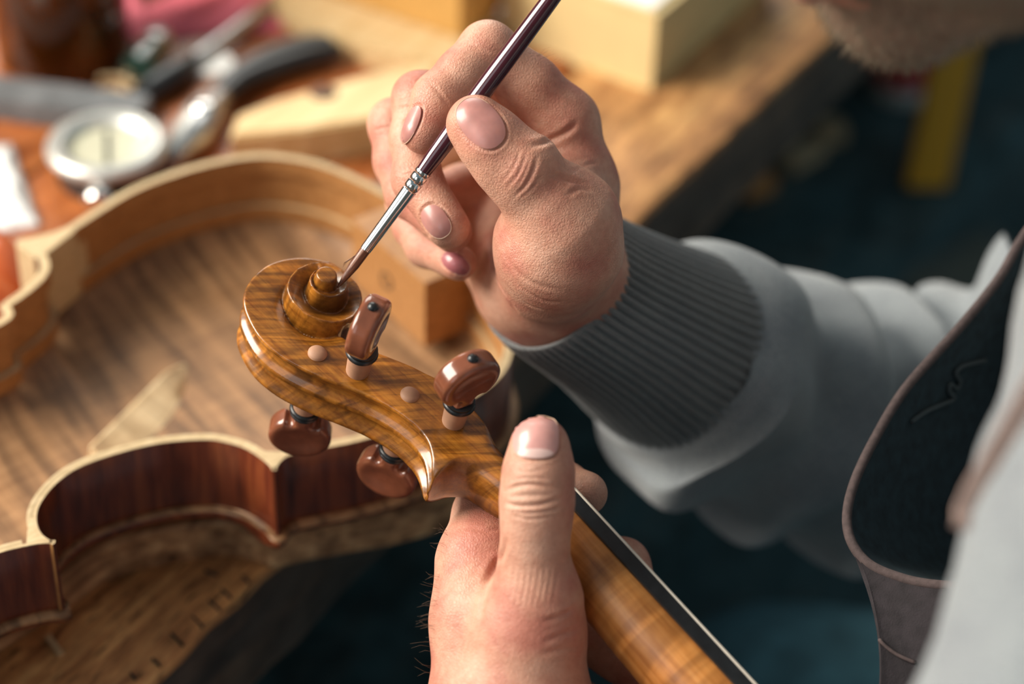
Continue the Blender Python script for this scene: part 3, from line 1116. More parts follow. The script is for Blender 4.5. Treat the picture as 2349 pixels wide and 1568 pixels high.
for k in range(5):
    r0 = tip + bax * (s_f * (0.75 + 0.05 * k))
    d_ = P(770 + 4 * k, 617 - k, 0.678) - r0
    pts = [r0 + d_ * t + np.array([0, 0, 0.0012]) * math.sin(t * 3) for t in np.linspace(0, 0.6 + 0.1 * k, 7)]
    V, F = tube(pts, [0.00011 - 0.00001 * i for i in range(7)], 5)
    mesh_obj('stray_bristle', V, F, M['bristle'], brush, True)
# ------------------------------------------------------------------ the luthier
person = thing('person', 'person in grey knitted sweater and dark apron bending over the scroll with a brush', 'person', bw(0.46, -0.52, ZF))


def J(u, v, d, r):
    return P(u, v, d * 0.001), r * 0.001


def chain(field, js, k=0.0035, flat=None):
    for (a, b) in zip(js[:-1], js[1:]):
        pa, ra = J(*a)
        pb, rb = J(*b)
        field.cone(pa, pb, ra, rb, k, flat)


def bounds(lists, pad=0.016):
    pts = np.array([J(*j)[0] for l in lists for j in l])
    rad = max(j[3] for l in lists for j in l) * 0.001
    return pts.min(0) - pad - rad * 0.6, pts.max(0) + pad + rad * 0.6


def crease(V, N, lines, tree):
    """push creases into the surface along polylines given where they show in view"""
    for pts, depth, width in lines:
        dense = spline([np.array(p, float) for p in pts], 10)
        hits = []
        for (u, v) in dense:
            loc, nor, ix, dist = tree.ray_cast(Vector(CAM_C), Vector(nrm(ray(u, v))))
            if loc is not None:
                hits.append(np.array(loc))
        if len(hits) < 2:
            continue
        hits = np.array(hits)
        m = np.all((V > hits.min(0) - 0.006) & (V < hits.max(0) + 0.006), 1)
        ii = np.where(m)[0]
        if not len(ii):
            continue
        d2 = np.min(((V[ii][:, None, :] - hits[None]) ** 2).sum(2), 1)
        # fade at both ends
        am = np.argmin(((V[ii][:, None, :] - hits[None]) ** 2).sum(2), 1) / (len(hits) - 1)
        fade = np.clip(np.minimum(am, 1 - am) * 5, 0.0, 1) * 0.8 + 0.2
        dist = np.sqrt(d2)
        g = -depth * np.exp(-(dist / width) ** 2) + 0.28 * depth * np.exp(-((dist - 2.0 * width) / (1.1 * width)) ** 2)
        V[ii] += N[ii] * (g * fade)[:, None] * 0.001 * 1000 * 0.001 if False else N[ii] * (g * fade)[:, None]
    return V


def vnormals(V, Q):
    a, b, c, d = V[Q[:, 0]], V[Q[:, 1]], V[Q[:, 2]], V[Q[:, 3]]
    n = np.cross(c - a, d - b)
    N = np.zeros_like(V)
    for k in range(4):
        for ax in range(3):
            N[:, ax] += np.bincount(Q[:, k], n[:, ax], len(V))
    return N / (np.linalg.norm(N, axis=1)[:, None] + 1e-12)


def make_tree(V, Q):
    return BVHTree.FromPolygons([Vector(v) for v in V], [tuple(q) for q in Q])


def nail(tree, c, ha, hb, ang, mat, sq=2.6, lift=0.00035, curve=0.0004, edge=0.0):
    """fingernail fitted to the fingertip seen at pixel c; ha along the finger (px), hb across; ang = direction of the finger (deg, image)"""
    ca, sa = math.cos(math.radians(ang)), math.sin(math.radians(ang))
    NR, NT_ = 9, 40
    V, F = [], []
    N_ = []

    def at(x, y):
        u, v = c[0] + x * ca - y * sa, c[1] + x * sa + y * ca
        loc, nor, ix, dist = tree.ray_cast(Vector(CAM_C), Vector(nrm(ray(u, v))))
        return (np.array(loc), np.array(nor)) if loc is not None else (None, None)
    p0, n0 = at(0, 0)
    if p0 is None:
        return None
    V.append(p0 + n0 * (lift + curve))
    last = {}
    for i in range(1, NR + 1):
        t = i / NR
        for j in range(NT_):
            a = 2 * math.pi * j / NT_
            cx, cy = math.cos(a), math.sin(a)
            s = (abs(cx) ** sq + abs(cy) ** sq) ** (-1 / sq)
            p, n = at(ha * t * cx * s, hb * t * cy * s)
            if p is None or np.linalg.norm(p - p0) > 0.02:
                p, n = last.get(j, (p0, n0))
            last[j] = (p, n)
            V.append(p + n * (lift + curve * (1 - t * t)))
    for j in range(NT_):
        p, n = last[j]
        V.append(p - n * 0.0006)
    for j in range(NT_):
        j2 = (j + 1) % NT_
        F.append((0, 1 + j, 1 + j2))
        for i in range(NR):
            a, b = 1 + i * NT_, 1 + (i + 1) * NT_
            F.append((a + j, b + j, b + j2, a + j2))
    o = mesh_obj('fingernail', V, F, mat, person, True, True, 70)
    rim = []
    for a in np.radians(np.linspace(-edge, edge, 22)):
        cx, cy = math.cos(a), math.sin(a)
        s = (abs(cx) ** sq + abs(cy) ** sq) ** (-1 / sq) * 1.0
        p, n = at(ha * cx * s, hb * cy * s)
        if p is not None and np.linalg.norm(p - p0) < 0.02:
            rim.append(p + n * lift)
    if edge and len(rim) > 4:
        k_ = len(rim)
        V, F = tube(rim, [0.00005 + 0.00013 * math.sin(math.pi * i / (k_ - 1)) for i in range(k_)], 8)
        mesh_obj('nail_edge', V, F, M['nail_tip'], o, True)
    return o


# ---- right hand, holding the brush
thumb = [(1092, 286, 664, 9.2), (1128, 325, 664, 10.0), (1160, 356, 665, 9.8), (1203, 404, 667, 10.6), (1255, 455, 670, 11.6), (1296, 505, 674, 14.5)]
index_ = [(1290, 282, 699, 11.0), (1215, 198, 694, 9.6), (1119, 116, 689, 8.9), (1062, 170, 685, 8.0), (1006, 226, 682, 7.8), (972, 306, 678, 6.6)]
middle = [(1262, 262, 721, 10.5), (1100, 215, 712, 9.0), (962, 226, 704, 8.4), (952, 320, 700, 7.7), (957, 412, 694, 7.6), (1028, 520, 688, 6.9)]
ring = [(1240, 310, 741, 10.5), (1060, 270, 734, 8.6), (904, 285, 724, 8.2), (912, 370, 719, 7.5), (938, 446, 713, 7.3), (1036, 530, 703, 6.7)]
little = [(1190, 400, 756, 9.5), (1060, 430, 748, 7.6), (938, 468, 737, 7.2), (950, 520, 731, 6.6), (978, 566, 725, 6.4), (1052, 603, 712, 5.9)]
thenar = [(1300, 500, 676, 15.0), (1282, 560, 682, 18.0), (1262, 622, 695, 16.2)]
meta = [[(1290, 285, 700, 11.0), (1325, 430, 704, 11.5), (1310, 600, 712, 16)],
        [(1262, 265, 722, 10.5), (1300, 450, 722, 12), (1300, 620, 722, 17)],
        [(1240, 310, 742, 10.5), (1250, 480, 740, 12), (1270, 630, 732, 17)],
        [(1190, 400, 757, 9.5), (1170, 520, 752, 12), (1215, 640, 738, 16)]]
hypo = [(1120, 500, 756, 11), (1160, 580, 750, 14), (1205, 650, 738, 16)]
arm = [(1262, 636, 724, 20), (1330, 685, 744, 21), (1530, 790, 785, 27), (1660, 860, 815, 31)]
allr = [thumb, index_, middle, ring, little, thenar, hypo, arm] + meta
lo, hi = bounds(allr)
hi_px = to_pix
F0 = Field(lo, hi, 0.00062)
for m_ in meta:
    chain(F0, m_, 0.008)
chain(F0, hypo, 0.008)
chain(F0, arm, 0.014)
chain(F0, thenar, 0.010)
# web between thumb and index
F0.cone(J(1285, 470, 682, 9)[0], J(1325, 400, 696, 8)[0], 0.009, 0.008, 0.008)
base = F0.f.copy()
total = base.copy()
for fin, kk in ((thumb, 0.007), (index_, 0.006), (middle, 0.005), (ring, 0.005), (little, 0.005)):
    G = F0.new()
    chain(G, fin, 0.0035)
    if fin is thumb:
        G.cone(J(1140, 392, 664, 1)[0], J(1190, 432, 666, 1)[0], 0.0062, 0.0072, 0.004)       # pad side
        G.cone(J(1222, 372, 663, 1)[0], J(1212, 382, 662, 1)[0], 0.0078, 0.0080, 0.005)       # knuckle
    g = smin(base, G.f, kk)
    total = smin(total, g, 0.0006)
F0.f = total
RV, RQ = F0.mesh(2)
tree0 = make_tree(RV, RQ)
RN = vnormals(RV, RQ)
lines = [
    # thumb knuckle
    ([(1178, 452), (1205, 425), (1222, 392), (1232, 360)], 0.00055, 0.0007),
    ([(1160, 432), (1185, 405), (1200, 375), (1208, 350)], 0.00025, 0.0005),
    ([(1170, 444), (1196, 414), (1210, 382), (1218, 356)], 0.00025, 0.0005),
    ([(1148, 420), (1170, 395), (1186, 365), (1192, 345)], 0.00018, 0.0004),
    ([(1192, 456), (1215, 436), (1235, 410)], 0.0003, 0.0005),
    # web creases
    ([(1215, 335), (1260, 322), (1300, 302), (1325, 280)], 0.0008, 0.0010),
    ([(1262, 400), (1300, 410), (1350, 425)], 0.0007, 0.0009),
    ([(1300, 448), (1330, 432), (1362, 438)], 0.0005, 0.0008),
    ([(1310, 395), (1345, 378), (1372, 372)], 0.0003, 0.0006),
    # thenar folds
    ([(1150, 560), (1175, 610), (1225, 650), (1300, 668)], 0.0003, 0.0009),
    ([(1160, 610), (1190, 655), (1250, 690), (1310, 690)], 0.0003, 0.0009),
    ([(1165, 655), (1205, 695), (1260, 715)], 0.0003, 0.0008),
    # palm line
    ([(1122, 520), (1128, 580), (1145, 650), (1185, 715)], 0.0009, 0.0012),
    # finger joints
    ([(912, 250), (930, 246), (950, 244)], 0.0003, 0.0005),
    ([(908, 385), (925, 388), (950, 385)], 0.0003, 0.0005),
    ([(910, 395), (928, 399), (950, 396)], 0.0003, 0.0005),
    ([(985, 190), (1010, 215), (1030, 245)], 0.00025, 0.0006),
    ([(1065, 95), (1100, 110), (1140, 122)], 0.0002, 0.0006),
    ([(855, 300), (880, 292), (900, 292)], 0.0003, 0.0005),
    ([(940, 555), (965, 548), (990, 535)], 0.0003, 0.0005),
]


def nail_rim(c, ha, hb, ang, sq=2.6, a0=0, a1=360, sc=1.06):
    ca, sa = math.cos(math.radians(ang)), math.sin(math.radians(ang))
    out = []
    for a in np.radians(np.linspace(a0, a1, 14)):
        cx, cy = math.cos(a), math.sin(a)
        s = (abs(cx) ** sq + abs(cy) ** sq) ** (-1 / sq) * sc
        x, y = ha * cx * s, hb * cy * s
        out.append((c[0] + x * ca - y * sa, c[1] + x * sa + y * ca))
    return out


right_nails = [((1103, 283), 64, 43, 228, 'nail', 2.3), ((943, 286), 46, 15, 113, 'nail', 2.2), ((1001, 508), 40, 27, 55, 'nail', 2.5), ((1046, 604), 34, 20, 33, 'nail_dark', 2.4)]
for c_, ha, hb, an, mt, sq in right_nails:
    lines.append((nail_rim(c_, ha, hb, an, sq, 70, 290), 0.0006, 0.0005))
RV = crease(RV, RN, lines, tree0)

# ---- left hand, holding the neck
L_th = [(1238, 1024, 634, 8.7), (1236, 1075, 634, 9.6), (1233, 1110, 634, 9.6), (1232, 1155, 635, 10.2), (1229, 1210, 636, 9.5), (1226, 1275, 638, 9.6), (1232, 1370, 641, 12.5)]
L_in = [(1113, 1178, 682, 9.6), (1160, 1150, 691, 9.3), (1215, 1122, 697, 8.5), (1290, 1117, 697, 7.9), (1343, 1131, 684, 7.0)]
L_mi = [(1105, 1275, 684, 10.5), (1290, 1270, 708, 9.0), (1428, 1296, 697, 8.3), (1470, 1385, 685, 7.4)]
L_ri = [(1110, 1400, 694, 10.5), (1290, 1430, 716, 9.0), (1420, 1500, 703, 8.2), (1500, 1580, 690, 7)]
L_li = [(1130, 1520, 700, 9.5), (1270, 1580, 715, 8.0), (1390, 1640, 700, 7.2)]
L_me = [[(1113, 1180, 682, 9.6), (1104, 1290, 668, 12.0), (1110, 1420, 660, 14.5), (1128, 1640, 655, 19)],
        [(1105, 1275, 684, 10.5), (1115, 1420, 682, 14), (1160, 1700, 668, 19)],
        [(1110, 1400, 694, 10.5), (1150, 1560, 688, 14), (1210, 1750, 672, 18)]]
L_tn = [(1232, 1365, 641, 12.5), (1215, 1450, 645, 15.6), (1196, 1600, 648, 18.5), (1215, 1750, 645, 20)]
L_ar = [(1180, 1700, 655, 22), (1280, 1900, 640, 24), (1480, 2180, 610, 29)]
lo, hi = bounds([L_th, L_in, L_mi, L_ri, L_li, L_tn, L_ar] + L_me)
F1 = Field(lo, hi, 0.00064)
for m_ in L_me:
    chain(F1, m_, 0.008)
chain(F1, L_tn, 0.006)
chain(F1, L_ar, 0.014)
base = F1.f.copy()
total = base.copy()
for fin, kk in ((L_th, 0.0045), (L_in, 0.004), (L_mi, 0.004), (L_ri, 0.004), (L_li, 0.004)):
    G = F1.new()
    chain(G, fin, 0.0035)
    g = smin(base, G.f, kk)
    total = smin(total, g, 0.0006)
F1.f = total
LV, LQ = F1.mesh(2)
tree1 = make_tree(LV, LQ)
LN = vnormals(LV, LQ)
lines = [
    ([(1160, 1125), (1195, 1113), (1240, 1112), (1278, 1124)], 0.0006, 0.0006),
    ([(1157, 1152), (1185, 1160), (1235, 1157), (1290, 1140)], 0.0007, 0.0006),
    ([(1170, 1138), (1215, 1136), (1265, 1134)], 0.0003, 0.0005),
    ([(1165, 1168), (1205, 1176), (1255, 1172), (1292, 1160)], 0.0004, 0.0005),
    ([(1172, 1180), (1215, 1190), (1270, 1182)], 0.0003, 0.0005),
    ([(1180, 1100), (1220, 1096), (1262, 1100)], 0.0003, 0.0005),
    ([(1180, 1078), (1215, 1083), (1250, 1074)], 0.0002, 0.0004),
    ([(1112, 1345), (1130, 1310), (1152, 1270), (1162, 1235)], 0.0010, 0.0012),
    ([(1118, 1340), (1108, 1375), (1102, 1420)], 0.0005, 0.0012),
    ([(1245, 1425), (1290, 1410), (1325, 1392)], 0.0004, 0.0008),
    ([(1250, 1470), (1295, 1452), (1330, 1440)], 0.0004, 0.0008),
    ([(1240, 1500), (1290, 1488), (1332, 1480)], 0.0003, 0.0008),
    ([(1080, 1210), (1115, 1216), (1150, 1212)], 0.0003, 0.0008),
]
for k in range(9):
    x = 1168 + k * 14
    lines.append(([(x, 1290 + 6 * (k % 3)), (x - 6, 1340), (x - 16, 1395)], 0.00014, 0.0005))
left_nail = ((1229, 1003), 47, 51, 270, 'nail', 3.4)
lines.append((nail_rim(*left_nail[:4], left_nail[5], 60, 300), 0.0006, 0.0005))
LV = crease(LV, LN, lines, tree1)
tR, tL = make_tree(RV, RQ), make_tree(LV, LQ)
body_V = [RV, LV]
body_Q = [RQ, LQ]
for c_, ha, hb, an, mt, sq in right_nails:
    nail(tree0, c_, ha, hb, an, M[mt], sq, edge=75)
ln_ = nail(tree1, left_nail[0], left_nail[1], left_nail[2], left_nail[3], M['nail_pink'], left_nail[5], edge=60)
lun = nail(tree1, (1229, 1040), 11, 38, 270, M['nail_moon'], 2.0, 0.00062, 0.00012)
lun.name = 'lunula'
lun.parent = ln_
lun.matrix_parent_inverse = Matrix.Identity(4)
# ---- head (only the bearded chin dips into view), neck and the arms under the sweater
CX, CY, CZ = CAM_R[0], CAM_R[1], CAM_R[2]
h_up = nrm(-0.50 * CX - 0.42 * CY - 0.76 * CZ)
h_fw = -0.80 * CX + 0.48 * CY + 0.26 * CZ
h_fw = nrm(h_fw - h_up * (h_fw @ h_up))
h_lt = np.cross(h_up, h_fw)
CHIN = P(2052, -24, 0.590)
H0 = CHIN - h_fw * 0.080 + h_up * 0.102


def HP(f, u, l):
    return H0 + (h_fw * f + h_up * u + h_lt * l) * 0.001


hp = lambda f, u, l, r: (HP(f, u, l), r * 0.001)
hcones = [((80, -102, 0, 17.5), (74, -98, 0, 18), .010), ((76, -98, 8, 17), (10, -66, 54, 15), .014), ((76, -98, -8, 17), (10, -66, -54, 15), .014),
          ((10, -66, 54, 15), (0, -10, 60, 15), .016), ((10, -66, -54, 15), (0, -10, -60, 15), .016),
          ((72, -70, 0, 24), (70, -30, 0, 34), .016), ((55, -40, 30, 28), (62, 10, 30, 26), .02), ((55, -40, -30, 28), (62, 10, -30, 26), .02),
          ((30, -60, 25, 32), (0, -60, 0, 40), .02), ((30, -60, -25, 32), (0, -30, 0, 50), .02),
          ((30, 45, 0, 66), (-30, 45, 0, 72), .02), ((40, 40, 25, 45), (40, 40, -25, 45), .02), ((78, 30, 26, 14), (78, 30, -26, 14), .012),
          ((88, 22, 0, 8), (108, -22, 0, 10), .008), ((100, -26, 9, 7), (100, -26, -9, 7), .006),
          ((97, -58, 12, 6.0), (97, -58, -12, 6.0), .005), ((96, -70, 10, 6.6), (96, -70, -10, 6.6), .005),
          ((-25, -40, 0, 52), (-90, -140, 0, 58), .02)]
pts = np.array([HP(*c[i][:3]) for c in hcones for i in (0, 1)])
FH = Field(pts.min(0) - 0.09, pts.max(0) + 0.09, 0.0024)
for a, b, k in hcones:
    FH.cone(HP(*a[:3]), HP(*b[:3]), a[3] * .001, b[3] * .001, k)
for s in (1, -1):
    FH.cone(HP(92, 8, 31 * s), HP(92, 8, 33 * s), 0.013, 0.013, 0.006, None, True)      # eye sockets
    FH.cone(HP(76, 8, 31 * s), HP(76.1, 8, 31 * s), 0.0125, 0.0125, 0.002)               # eyeballs
    FH.cone(HP(-4, 14, 72 * s), HP(2, -24, 70 * s), 0.011, 0.008, 0.006)                 # ears
FH.cone(HP(106, -64, 14), HP(106, -64, -14), 0.002, 0.002, 0.002, None, True)           # mouth line
HV, HQ = FH.mesh(3)
body_V.append(HV)
body_Q.append(HQ)
# shoulders, trunk and upper arms carried inside the clothes
S_R, S_L = P(2730, 745, 0.88), P(2960, 420, 0.545)
CHEST = P(3150, 560, 0.71)
NECK = HP(-90, -140, 0)
HIP = bw(0.52, -0.62, -0.36)
trunk = [(NECK, CHEST, .058, .07), (S_R, CHEST, .05, .07), (CHEST, S_L, .07, .045), (CHEST, HIP, .085, .11),
         (S_R, P(2080, 990, 0.905), .045, .038), (P(2080, 990, 0.905), P(1600, 830, 0.80), .036, .026),
         (S_L, P(2540, 2000, 0.47), .040, .034), (P(2540, 2000, 0.47), P(1470, 2150, 0.612), .034, .027)]
tp = np.array([q for t in trunk for q in t[:2]])
FT = Field(tp.min(0) - 0.13, tp.max(0) + 0.13, 0.008)
for a, b, ra, rb in trunk:
    FT.cone(a, b, ra, rb, 0.02)
TV, TQ = FT.mesh(1)
body_V.append(TV)
body_Q.append(TQ)
off = 0
QQ = []
for v_, q_ in zip(body_V, body_Q):
    QQ.append(q_ + off)
    off += len(v_)
M['stubble'] = skin_mat('stubbled_skin', (0.30, 0.20, 0.145), (0.25, 0.155, 0.11), (0.35, 0.25, 0.18))
body = fast_mesh('body', np.concatenate(body_V), np.concatenate(QQ), [M['skin'], M['stubble']], person)
hl_ = (HV - H0) @ np.stack([h_fw, h_up, h_lt], 1) * 1000
sb = (hl_[:, 1] < -50) & (hl_[:, 0] > 0) & ~((hl_[:, 0] > 88) & (hl_[:, 1] > -80) & (np.abs(hl_[:, 2]) < 20))
mi_ = np.concatenate([np.zeros(len(RQ) + len(LQ), np.int32), sb[HQ].all(1).astype(np.int32), np.zeros(len(TQ), np.int32)])
if len(mi_) == len(body.data.polygons):
    body.data.polygons.foreach_set('material_index', mi_)

# stubble beard on chin and jaw
M['beard'] = plain('light_brown_stubble', (0.34, 0.27, 0.19), 0.6, var=0.3, scale=300)
loc = (HV - H0) @ np.stack([h_fw, h_up, h_lt], 1) * 1000
HN = vnormals(HV, HQ)
sel = np.where((loc[:, 1] < -52) & (loc[:, 0] > 0) & (loc[:, 1] > -135) & ~((loc[:, 0] > 84) & (loc[:, 1] > -80) & (np.abs(loc[:, 2]) < 18)))[0]
BV, BF = [], []
for i in RNG.choice(sel, 14000):
    p = HV[i] + RNG.normal(0, 0.0009, 3)
    p = HV[i] + (p - HV[i]) - HN[i] * ((p - HV[i]) @ HN[i])
    d = nrm(HN[i] * 0.7 - h_up * 0.55 + RNG.normal(0, 0.25, 3))
    l = RNG.uniform(0.0025, 0.0055)
    x, y = frame_of(d, np.array([0.3, 0.5, 0.8]))
    b = len(BV)
    for k in range(3):
        a = k * 2.094
        BV.append(p - d * 0.0005 + (x * math.cos(a) + y * math.sin(a)) * 0.00013)
    BV.append(p + d * l)
    BF += [(b, b + 1, b + 3), (b + 1, b + 2, b + 3), (b + 2, b, b + 3)]
brd = mesh_obj('beard', BV, BF, M['beard'], person, True)
brd['kind'] = 'stuff'
# fine hairs on the back of the left hand and the right index finger
hv = []
HF = []
for (u0, v0, u1, v1, n, tr) in ((1004, 1300, 976, 1560, 46, tree1), (1036, 1130, 1010, 1270, 14, tree1), (1225, 125, 1262, 160, 14, tree0)):
    for k in range(n):
        t = RNG.uniform()
        u, v = u0 + (u1 - u0) * t + RNG.uniform(0, 12), v0 + (v1 - v0) * t
        l_, n_, ix, ds = tr.ray_cast(Vector(CAM_C), Vector(nrm(ray(u, v))))
        if l_ is None:
            continue
        p, nn2 = np.array(l_), np.array(n_)
        side = -CX if u0 < 1100 else CX
        d = nrm(nn2 * 0.8 + side * 0.5 + CY * RNG.uniform(-0.6, 0.5))
        ln = RNG.uniform(0.0025, 0.006)
        b = len(hv)
        bend = CY * RNG.uniform(-0.3, 0.6)
        path = [p, p + d * ln * 0.5, p + d * ln + bend * ln * 0.5]
        V, F = tube(path, [0.00003, 0.000025, 0.00001], 4)
        hv += list(V)
        HF += [tuple(i + b for i in f) for f in F]
hr = mesh_obj('hand_hair', hv, HF, plain('fine_brown_hair', (0.22, 0.13, 0.08), 0.6), person, True)
hr['kind'] = 'stuff'

# ---- sweater
FS = Field(tp.min(0) - 0.16, tp.max(0) + 0.16, 0.007)
FS.cone(NECK + (CHEST - NECK) * 0.25, CHEST, 0.075, 0.085, 0.03)
FS.cone(S_R, CHEST, 0.070, 0.085, 0.03)
FS.cone(CHEST, S_L, 0.085, 0.055, 0.03)
FS.cone(CHEST, HIP, 0.10, 0.135, 0.03)
A1, A2_ = P(2900, 380, 0.535), P(2530, 2000, 0.47)
FS.cone(A1, A2_, 0.051, 0.0475, 0.02)
FS.cone(A2_, P(1600, 2260, 0.60), 0.047, 0.036, 0.02)
SV, SQ = FS.mesh(2)
SNm = vnormals(SV, SQ)
ds = np.array([noise.noise(Vector(p * 16)) * 0.006 + noise.noise(Vector(p * 45)) * 0.0025 for p in SV])
SV = SV + SNm * ds[:, None]
sweater = fast_mesh('sweater', SV, SQ, M['knit'], person)
treeS = make_tree(SV, SQ)


def sleeve_rings(path, seg, rib=0, fold=None, flip=None):
    pts = np.array([P(u, v, d * .001) for u, v, d, r in path])
    rad = np.array([r for u, v, d, r in path]) * .001
    c = spline(np.concatenate([pts, rad[:, None]], 1), 9)
    rings = []
    x = None
    s = 0
    a = np.linspace(0, 2 * np.pi, seg, endpoint=False)
    for i in range(len(c)):
        p, r = c[i, :3], c[i, 3]
        t = nrm(c[min(i + 1, len(c) - 1), :3] - c[max(i - 1, 0), :3])
        if i:
            s += np.linalg.norm(c[i, :3] - c[i - 1, :3])
        if x is None:
            x, y = frame_of(t, CY)
        else:
            x = nrm(x - t * (x @ t))
            y = np.cross(t, x)
        rr_ = np.full(seg, r)
        if rib:
            rr_ = rr_ + min(1.0, s / 0.006) * 0.0013 * (np.abs(np.cos(a * rib / 2)) * 2 - 1.2)
        if fold is not None:
            rr_ = rr_ + fold(s, a)
        rings.append(p + np.outer(np.cos(a) * rr_, x) + np.outer(np.sin(a) * rr_, y))
    return rings


def folds(s, a):
    out = np.zeros(len(a))
    for i, q in enumerate(a):
        n1 = noise.noise((math.cos(q) * 1.1, math.sin(q) * 1.1, s * 9 + 3))
        n2 = noise.noise((math.cos(q) * 1.6 + 5, math.sin(q) * 1.6, s * 22))
        out[i] = 0.0065 * math.sin(s * 2 * math.pi / 0.058 + 2.2 * n1 + 0.8 * math.cos(q + 0.6)) * min(1, s / 0.03) + 0.004 * n2
    return out


cuff_path = [(1259, 626, 727, 27.6), (1330, 672, 741, 28.4), (1420, 725, 760, 31.0), (1500, 775, 778, 35.0), (1548, 802, 788, 37.0)]
R1 = sleeve_rings(cuff_path, 360, 58)
lip0 = np.mean(R1[0], 0)
tdir = nrm(np.mean(R1[1], 0) - lip0)
inner = [lip0 + (r_ - lip0) * 0.93 + tdir * q_ for r_, q_ in ((R1[0], 0.02), (R1[0], 0.004))]
lipr = [lip0 + (R1[0] - lip0) * 0.955 - tdir * 0.0006, lip0 + (R1[0] - lip0) * 0.99 - tdir * 0.0009]
V, F = loft(inner + lipr + R1, True, False)
mesh_obj('cuff', V, F, M['knit_cuff'], sweater, True)
slv = [(1530, 792, 784, 36), (1552, 805, 789, 41), (1592, 826, 797, 44.5), (1650, 868, 808, 46), (1740, 918, 830, 47), (1860, 962, 860, 50), (2000, 985, 885, 54), (2150, 1000, 898, 52), (2310, 945, 892, 54), (2480, 860, 884, 58)]
R2 = sleeve_rings(slv, 90, 0, folds)
V, F = loft(R2, True, False)
mesh_obj('sleeve', V, F, M['knit'], sweater, True)
lc = [(1440, 2170, 618, 31), (1500, 2200, 612, 34), (1610, 2262, 600, 38)]
V, F = loft(sleeve_rings(lc, 300, 58), True, False)
mesh_obj('cuff', V, F, M['knit_cuff'], sweater, True)

# ---- apron
edge_px = [(2440, 430, 745), (2349, 540, 736), (2290, 640, 727), (2200, 752, 716), (2080, 887, 702), (2010, 1000, 693), (1962, 1100, 686), (1943, 1180, 681), (1953, 1242, 676), (1992, 1292, 671), (2060, 1323, 666), (2140, 1340, 661), (2280, 1348, 655)]
Ne = spline([P(u, v, d * .001) for u, v, d in edge_px], 6)


def sheet(name, A, B, mat, parent, nb=12, bulge=None, th=0.0014):
    """cloth between two edge curves with thickness"""
    na = len(A)
    G = np.zeros((na, nb, 3))
    for j in range(nb):
        t = j / (nb - 1)
        G[:, j] = A * (1 - t) + B * t
        if bulge is not None:
            G[:, j] += bulge(t, np.linspace(0, 1, na))
    du = np.gradient(G, axis=0)
    dv = np.gradient(G, axis=1)
    nn3 = np.cross(du, dv)
    nn3 /= np.linalg.norm(nn3, axis=2)[:, :, None] + 1e-12
    V = np.concatenate([(G + nn3 * th / 2).reshape(-1, 3), (G - nn3 * th / 2).reshape(-1, 3)])
    F = []
    o = na * nb
    for i in range(na - 1):
        for j in range(nb - 1):
            q = (i * nb + j, i * nb + j + 1, (i + 1) * nb + j + 1, (i + 1) * nb + j)
            F.append(q)
            F.append(tuple(o + k for k in q[::-1]))
    brd_ = [(i, 0) for i in range(na)] + [(na - 1, j) for j in range(1, nb)] + [(i, nb - 1) for i in range(na - 2, -1, -1)] + [(0, j) for j in range(nb - 2, 0, -1)]
    for (i, j), (k, l) in zip(brd_, brd_[1:] + brd_[:1]):
        a, b = i * nb + j, k * nb + l
        F.append((a, b, o + b, o + a))
    return mesh_obj(name, V, F, mat, parent, True, True, 60)


Fe = Ne + CX * 0.085 + CZ * 0.10 + CY * 0.004
apron = sheet('apron', Ne, Fe, M['apron'], person, 14, lambda t, s: np.outer(np.sin(np.pi * t) * (0.6 + 0.4 * np.sin(s * 9)), -CX * 0.006 + CY * 0.004))
V, F = tube(Ne, [0.0016] * len(Ne), 10)
mesh_obj('edge_binding', V, F, M['piping'], apron, True)
k0 = 6 * 8
lo_e = Ne[k0 - 2:]
LB = spline([P(u, v, d * .001) for u, v, d in ((2004, 1700, 640), (2030, 1720, 640), (2080, 1740, 640), (2160, 1750, 640), (2280, 1760, 638))], 8)
LBi = np.array([LB[int(round(i))] for i in np.linspace(0, len(LB) - 1, len(lo_e))])
M['apron_front'] = plain('brown_apron_front', (0.026, 0.020, 0.023), 0.9, var=0.3, scale=220, bump=0.0004)
pocket = sheet('apron_panel', lo_e, LBi, M['apron_front'], apron, 16, lambda t, s: np.outer(0.5 * np.sin(np.pi * t) * np.ones_like(s), CX * 0.010 - CZ * 0.004) if np.isscalar(t) else 0)
tp_ = make_tree(np.array([v.co[:] for v in pocket.data.vertices]), [tuple(p.vertices) for p in pocket.data.polygons])


def on_tree(tr, px, lift):
    out = []
    for (u, v) in px:
        l_, n_, ix, d_ = tr.ray_cast(Vector(CAM_C), Vector(nrm(ray(u, v))))
        if l_ is not None:
            out.append(np.array(l_) - nrm(ray(u, v)) * lift)
    return np.array(out)


st = on_tree(tp_, spline([(2004, 1452), (2030, 1480), (2060, 1502), (2100, 1520)], 6), 0.0008)
if len(st) > 2:
    V, F = tube(st, [0.0006] * len(st), 6)
    mesh_obj('stitch_line', V, F, M['piping'], apron, True)
ta = make_tree(np.array([v.co[:] for v in apron.data.vertices]), [tuple(p.vertices) for p in apron.data.polygons])
th_px = spline([(2260, 826), (2235, 832), (2205, 841), (2193, 856), (2202, 876), (2194, 891), (2180, 881), (2178, 897), (2188, 914), (2164, 926), (2125, 943), (2092, 966)], 5)
tpt = on_tree(ta, th_px, 0.002)
if len(tpt) > 3:
    V, F = tube(tpt, [0.0009] * len(tpt), 6)
    mesh_obj('loose_cord', V, F, plain('grey_blue_cord', (0.05, 0.065, 0.07), 0.9), apron, True)
